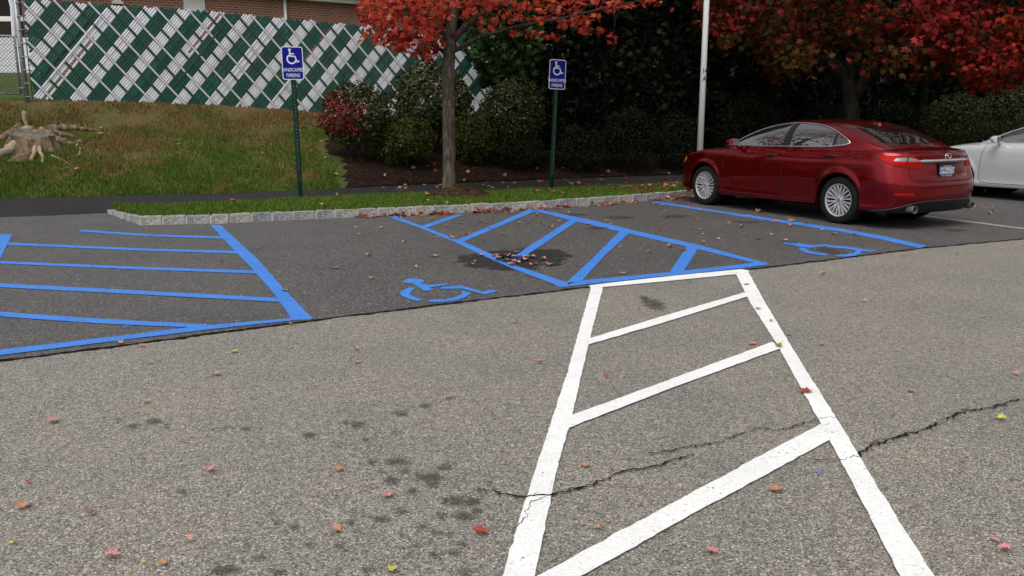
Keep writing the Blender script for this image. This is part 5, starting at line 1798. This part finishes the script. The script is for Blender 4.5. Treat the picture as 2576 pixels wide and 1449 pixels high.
        ex.lathe([(.046, -.12), (.049, .02), (.052, .035), (.050, .042), (.044, .040), (.041, .02), (.041, -.10), (.0, -.10)], 24, 0, M=Matrix.Translation((-.99, .60 * sd, .285)) @ Matrix.Rotation(math.pi / 2, 4, 'Z'))
        ex.build("exhaust_tip", M_EXH, root, True, 40)
        # headlamp with amber corner
        m = MB(); patch(m, [(lerp(2.10, 2.62, k / 12), interp([(0,.735),(.3,.67),(1,.60)], k / 12), interp([(0,.80),(.2,.775),(1,.675)], k / 12)) for k in range(13)], .006, 4, sd)
        hl = m.build("headlight", M_LAMPC, root, True)
        m = MB(); patch(m, [(lerp(2.10, 2.24, k / 4), .735 - .02 * k / 4, .79 - .01 * k / 4) for k in range(5)], .0085, 3, sd); m.build("marker_lens", M_AMBER, hl, True)
    # dark valance across the bottom of the bumper
    m = MB()
    for sd in (1, -1):
        cols_ = []
        for k in range(31):
            u = lerp(1.0, 0.0, k / 30); y = S(u, .3).y
            cols_.append((u, .225, interp([(0,.392),(.45,.385),(.62,.355),(.74,.305),(.84,.262),(.92,.235)], y)))
        patch(m, cols_, .006, 5, sd)
    m.build("rear_valance", M_VALANCE, root, True, 40)
    m = MB()
    for sd in (1, -1):
        P = []
        for k in range(25):
            u = lerp(.93, .0, k / 24); y = S(u, .3).y
            q = S(u, interp([(0,.396),(.45,.389),(.62,.359),(.74,.309),(.84,.266),(.92,.239)], y), .007); P.append(Vector((q.x, q.y * sd, q.z)))
        m.tube(P, .0055, 5)
    m.build("valance_trim", M_TRIMD, root, True)
    # chrome bar under the lid edge
    R = []
    for zz, off in ((.934, .006), (.938, .016), (.918, .024), (.893, .018), (.889, .006)):
        r = []
        for k in range(41):
            y = lerp(-.53, .53, k / 40); tp = smooth(.53, .44, abs(y))
            q = S(uy(abs(y)), lerp(.912, zz, tp), off); r.append((q.x, math.copysign(abs(q.y), y), q.z))
        R.append(r)
    m = MB(); m.grid(R, 0, flip=True); m.build("chrome_bar", M_CHROME, root, True)
    # lip of the lid
    m = MB(); R = []
    for dx_, dz_ in ((.05, .0), (.0, .012), (-.018, .010), (-.022, -.004), (-.006, -.03)):
        r = []
        for k in range(41):
            y = lerp(-.60, .60, k / 40); tp = smooth(.60, .50, abs(y))
            e = S(uy(abs(y)), zsh_u(uy(abs(y)))); zc = spline(ZCEN, e.x)
            s_ = 0
            r.append((e.x + .03 + dx_ * tp, y, e.z + .012 + dz_ * tp))
        R.append(r)
    m.grid(R, 0, flip=True); m.build("trunk_lip", paint, root, True)
    # emblem, plate, lettering
    xe = S(.0, .965).x
    RX = Matrix.Rotation(-math.pi / 2, 4, 'Z') @ Matrix.Rotation(math.pi / 2, 4, 'X')      # text facing backwards
    m = MB(); A = []
    for k in range(29):
        a = 2 * math.pi * k / 28; A.append(Vector((xe - .010, .058 * math.cos(a), .968 + .040 * math.sin(a))))
    m.tube(A, .0058, 6, cap=False)
    m.tube([Vector((xe - .010, -.008, 1.002)), Vector((xe - .012, .022, .955)), Vector((xe - .012, -.045, .953))], [.005, .006, .005], 6)
    em = m.build("emblem", M_CHROME, root, True)
    xp = S(0, .78).x
    m = MB(); m.box((xp - .010, 0, .787), (.012, .325, .175)); pf = m.build("licence_plate", M_VALANCE, root)
    m = MB(); m.box((xp - .0165, 0, .790), (.003, .296, .120)); m.build("plate_face", M_PLATE, pf)
    m = MB(); m.box((xp - .0175, 0, .838), (.003, .296, .026)); m.box((xp - .0172, 0, .737), (.003, .296, .012)); m.build("plate_band", M_PLATEB, pf)
    TM = lambda y, z, x=0: Matrix.Translation((xp - .0200 - x, y, z)) @ RX
    text_mesh("lettering", "AMN-6724", .064, M_PLATEB, TM(0, .782), pf, .76)
    text_mesh("lettering", "NEW YORK", .018, M_PLATE, TM(0, .838), pf, 1.2)
    text_mesh("lettering", "MT. KISCO", .022, M_PLATE, TM(0, .714), pf, 1.5)
    text_mesh("badge", "ES 350", .026, M_CHROME, Matrix.Translation((S(uy(.40, .7), .705).x - .004, -.40, .712)) @ RX, root, 1.15)
    # roof fin
    m = MB(); R = []
    for k in range(9):
        t = k / 8; x = lerp(.10, .26, t); h = .055 * (1 - t) ** .8 * smooth(-.01, .05, t + .02); w_ = .02 * math.sin(math.pi * min(1, .15 + t * .85)) + .001
        z = G(x, y=0) - .004
        R.append([(x, -w_, z), (x - .02 * (1 - t), 0, z + h), (x, w_, z)])
    m.grid(R); m.build("roof_fin", paint, root, True)

CY, YAW = Vector((5.3677, 12.2631, .004)), 2.05934
red = tag(empty("parked_car", CY, YAW), "dark red sedan parked nose to the kerb, seen from behind", "car")
make_car(red, M_RED, M_GAP, True)
fwd, rgt = Vector((math.cos(YAW), math.sin(YAW), 0)), Vector((math.sin(YAW), -math.cos(YAW), 0))
sil = tag(empty("parked_car", CY + rgt * 5.3 - fwd * .95, YAW), "pale silver car cut off by the right edge, behind the red sedan", "car")
make_car(sil, M_SILVER, M_GAP_SHADE_G, False)

# ------------------------------------------------------------------ fallen leaves
def leaf_proto(seed, curl):
    """one maple leaf with curled lobes and a stalk, about 1 unit across"""
    r_ = random.Random(seed)
    TV, TF = T_maple()
    V, F = [tuple(p) for p in TV], [tuple(f) for f in TF]
    ax = r_.uniform(0, math.pi); fold = r_.uniform(.2, 1.0) * curl
    out = []
    for i, (x, y, z) in enumerate(V):
        s = x * math.cos(ax) + y * math.sin(ax); q = -x * math.sin(ax) + y * math.cos(ax)
        zz = .06 + abs(s) ** 1.4 * fold * .9 + .22 * curl * q * q + r_.uniform(-.03, .05) * curl
        k = 1 - .30 * fold * abs(s)
        out.append((x * k, y * k, zz))
    b = len(out); sx = r_.uniform(-.25, .25)
    out += [(-.015, -.40, .06), (.015, -.40, .06), (sx + .012, -.95, .10), (sx - .012, -.95, .10)]
    F.append((b, b + 1, b + 2, b + 3))
    me = bpy.data.meshes.new("fallen_leaf"); me.from_pydata(out, [], F); me.update()
    return me
PROT = {}
def leaf_mesh(seed, col):
    k = (seed, col)
    if k not in PROT:
        me = leaf_proto(seed, .55 + .25 * (seed % 3)); me.materials.append(LEAFM[col]); PROT[k] = me
    return PROT[k]
def put_leaf(p, size, col, label, group=None, tilt=.12):
    o = bpy.data.objects.new("fallen_leaf", leaf_mesh(rng.randrange(7), col))
    COL.objects.link(o)
    o.location = p; o.scale = (size, size, size)
    o.rotation_euler = (rng.uniform(-tilt, tilt), rng.uniform(-tilt, tilt), rng.uniform(0, 6.28))
    return tag(o, label, "leaf", group)
WORD = {'p': "dry pinkish brown", 'k': "pink", 'r': "deep red", 'o': "orange tan", 'y': "yellow green", 'g': "green", 'v': "purplish", 'b': "brown"}
near = [(133,1058,'p',38,"alone near the left edge, level with the oil spots"),(54,1273,'o',42,"curled up by the left edge in the foreground"),(69,1211,'r',18,"just above the curled orange leaf at the left edge"),
    (229,1291,'v',30,"lower left, between orange and pink leaves"),(282,1398,'k',46,"with long stalk at the lower left"),(28,1364,'y',16,"in the bottom left corner"),(361,1413,'y',14,"at the bottom, right of the long-stalked pink leaf"),
    (408,1416,'o',30,"flat and narrow at the bottom left"),(475,1357,'p',30,"lower left, third leaf from the corner"),(526,1181,'k',36,"in the middle of the grey asphalt on the left"),(368,1009,'p',22,"above the leftmost dark oil spot"),
    (375,912,'b',20,"on grey asphalt just below the left blue hatching"),(542,941,'p',30,"below the yellow leaf near the dark asphalt joint"),(588,884,'y',26,"close to the joint below the left hatching"),(582,912,'p',16,"right beside the yellow leaf below the left hatching"),
    (853,1180,'o',28,"mid foreground, left of the wet oil stains"),(899,910,'k',24,"on grey asphalt below the left wheelchair symbol"),(896,877,'p',18,"next to the joint below the wheelchair symbol"),(845,1331,'o',36,"with spread lobes in the lower middle foreground"),
    (974,1247,'k',36,"rounded, beside the wet oil stains"),(1124,998,'o',24,"at the upper end of the row of oil spots"),(988,1433,'y',36,"large, at the bottom edge of the picture"),(1208,1337,'r',48,"large, left of the white line in the foreground"),
    (1297,810,'p',22,"on grey asphalt between wheelchair symbol and white hatching"),(1357,911,'k',22,"left of the white line, halfway down"),(1525,945,'r',18,"small, inside the white hatching, second bay"),(1470,1169,'o',26,"inside the white hatching above the crack"),
    (1502,1325,'o',20,"small, inside the white hatching below the crack"),(1790,1385,'k',42,"inside the lowest white hatch bay"),(1952,1231,'o',44,"inside the white hatching near its right line"),(2028,985,'r',42,"lying on the right white line"),
    (2293,982,'k',26,"right of the white hatching on grey asphalt"),(2443,1047,'o',14,"tiny, beside the crack on the right"),(2522,1053,'y',34,"flat, near the crack at the right edge"),(2503,1358,'k',26,"bottom right, upper of two"),(2527,1382,'k',36,"bottom right, lower of two"),
    (2556,940,'k',22,"at the right edge above the crack"),(2475,795,'p',18,"small, far right on grey asphalt"),(2172,757,'p',22,"on grey asphalt below the right wheelchair symbol"),(2070,689,'p',22,"just below the dark asphalt joint on the right"),
    (2068,864,'o',20,"right of the white hatching, upper part"),(1893,864,'o',26,"inside the white hatching by the third bar"),(1958,872,'g',28,"lying where a white bar meets the right line"),(1985,841,'g',18,"just right of the white line"),
    (1878,716,'b',18,"near the top of the right white line"),(1908,777,'p',20,"on the right white line near its top"),(1940,808,'p',14,"tiny, on the right white line"),(716,731,'p',22,"on the blue border of the left hatching"),
    (555,656,'r',18,"inside the left blue hatching"),(735,815,'b',20,"on the corner of the left blue hatching"),(300,863,'p',26,"on dark asphalt by the front line of the left hatching"),(358,869,'o',22,"on the joint below the left hatching"),
    (380,592,'b',14,"on the farthest bar of the left hatching"),(1565,688,'p',22,"inside the middle blue hatching near the front"),(1940,590,'p',14,"on dark asphalt right of the middle hatching"),(935,700,'p',20,"left of the left wheelchair symbol"),
    (1853,708,'p',10,"beside the top of the white hatching"),(2280,640,'p',16,"right end, just below the joint near the blue stall line"),(2410,640,'o',14,"far right below the joint"),(2520,625,'p',14,"right edge below the joint")]
for (x, y, c, w, where) in near:
    p = at_z(x, y, .012); s = (at_z(x + w / 2, y) - at_z(x - w / 2, y)).length * .92
    put_leaf(p, s, c, f"{WORD[c]} fallen leaf {where}")
n_ind = len(near)
# curled orange-brown leaves by the blue line and the red car
for (x, y, w, wh) in ((1907, 512, 0, 0),):
    pass
for (x, y, c, w, where) in ((3034/1.59, 846/1.59, 'o', 34, "tall and curled, beside the red car's sill"), (3165/1.59, 885/1.59, 'b', 30, "curled, on dark asphalt before the red car's rear wheel")):
    put_leaf(at_z(x, y, .015), .12, "b", f"brown leaf {where}", tilt=.5)
# single leaves over the dark asphalt: thin on the left, thick on the right and by the kerb
fk, TK = along(KB)
def on_stalls(x, y):
    return True
cnt = 0
colw = (['p'] * 9 + ['o'] * 2 + ['b'] * 4 + ['r'] * 3)
spots = []
while cnt < 135:
    u = rng.random() ** .5
    t = TK * u * .70
    kp, d = fk(t); n = Vector((d.y, -d.x, 0))
    q = kp + n * (rng.random() ** 1.35 * 4.6 + .12)
    X = q.x
    ye = float(np.interp(X, [e.x for e in EDGE], [e.y for e in EDGE]))
    if q.y < ye + .1: continue
    if -2.2 > X and rng.random() < .72: continue
    loc = Vector((q.x, q.y, 0)) - CY; a, b_ = loc.dot(fwd), loc.dot(rgt)
    if -1.1 < a < 3.8 and -.95 < b_ < .95: continue
    put_leaf(Vector((q.x, q.y, .012)), rng.uniform(.055, .10), rng.choice(colw), "small fallen maple leaf scattered singly over the dark asphalt stalls", "leaves scattered over the dark asphalt")
    cnt += 1
# leaves in the puddle
for k in range(22):
    x, y = 1296 + rng.gauss(0, 48), 653 + rng.gauss(0, 8)
    put_leaf(at_z(x, y, .013), rng.uniform(.055, .095), rng.choice("rpppobrp"), "fallen maple leaf lying in the dark puddle on the blue hatching", "leaves in the puddle", .05)
# leaves at the foot of the kerb: largest ones singly, the drift itself as one mass
def kerb_spot():
    u = lerp(.17, .70, rng.random()); dens_ = .9 * interp([(.17,.6),(.24,1),(.36,.85),(.42,.75),(.5,1),(.62,.9),(.7,.5)], u)
    if noise.noise(Vector((u * 40, 0, 0))) + .35 < rng.random() * 1.1 or rng.random() > dens_: return None
    kp, d = fk(TK * u); n = Vector((d.y, -d.x, 0))
    return kp + n * abs(rng.gauss(0, .10)) + n * .01
cnt = 0
while cnt < 60:
    q = kerb_spot()
    if q is None: continue
    put_leaf(Vector((q.x, q.y, .012 + rng.random() * .03)), rng.uniform(.075, .105), rng.choice("rrrpppbob"), "red or brown maple leaf in the drift at the foot of the kerb", "leaves along the kerb foot", .5)
    cnt += 1
# leaves on the grass strip and the bank
cnt = 0
while cnt < 62:
    X = lerp(KB[0].x, 4.2, rng.random() ** .6)
    if X < -2 and rng.random() < .75: continue
    Y, Z = strip_pt(X, rng.random())
    put_leaf(Vector((X, Y, Z + .045)), rng.uniform(.07, .10), rng.choice("rroropbp"), "autumn leaf lying on the grass strip behind the kerb", "leaves on the grass strip", .5)
    cnt += 1
cnt = 0
while cnt < 26:
    X = rng.uniform(-9, -3); v = rng.random() * .95
    yb, _ = by_x(PB, X); Y = lerp(yb, fence_y(X), v)
    put_leaf(Vector((X, Y, terrain(X, Y) + .05)), rng.uniform(.07, .11), rng.choice("opbrpo"), "stray autumn leaf on the grassy bank below the fence", "leaves on the bank", .5)
    cnt += 1
P = []
while len(P) < 230:
    q = kerb_spot()
    if q is not None: P.append((q.x, q.y, .012 + rng.random() * .03))
while len(P) < 400:                                   # mulch bed and footpath
    X = lerp(-2.6, 7, rng.random()); yf, _ = by_x(PF, X); yb, _ = by_x(PB, X)
    Y = lerp(yf + .2, yb + 1.3, rng.random())
    z = .135 if Y < yb else terrain(X, Y) + .06
    P.append((X, Y, z))
while len(P) < 470:
    X = rng.uniform(2.0, 4.6); Y, Z = strip_pt(X, rng.random()); P.append((X, Y, Z + .05))
P = np.array(P); n = len(P)
V, F, Cc = scatter(T_M, P, nrg.uniform(.075, .11, n), palette(n, [(.30,.045,.035),(.40,.19,.15),(.40,.16,.06),(.22,.025,.018),(.42,.27,.21)], [3, 4, 1.5, 2, 2], .25), tilt=np.tile([[0, 0, 1.3]], (n, 1)))
tag(fast_mesh("leaf_litter", V, F, M_LEAF, None, Cc), "red and brown leaf litter along the kerb, path and mulch bed", "leaf litter", kind="stuff")
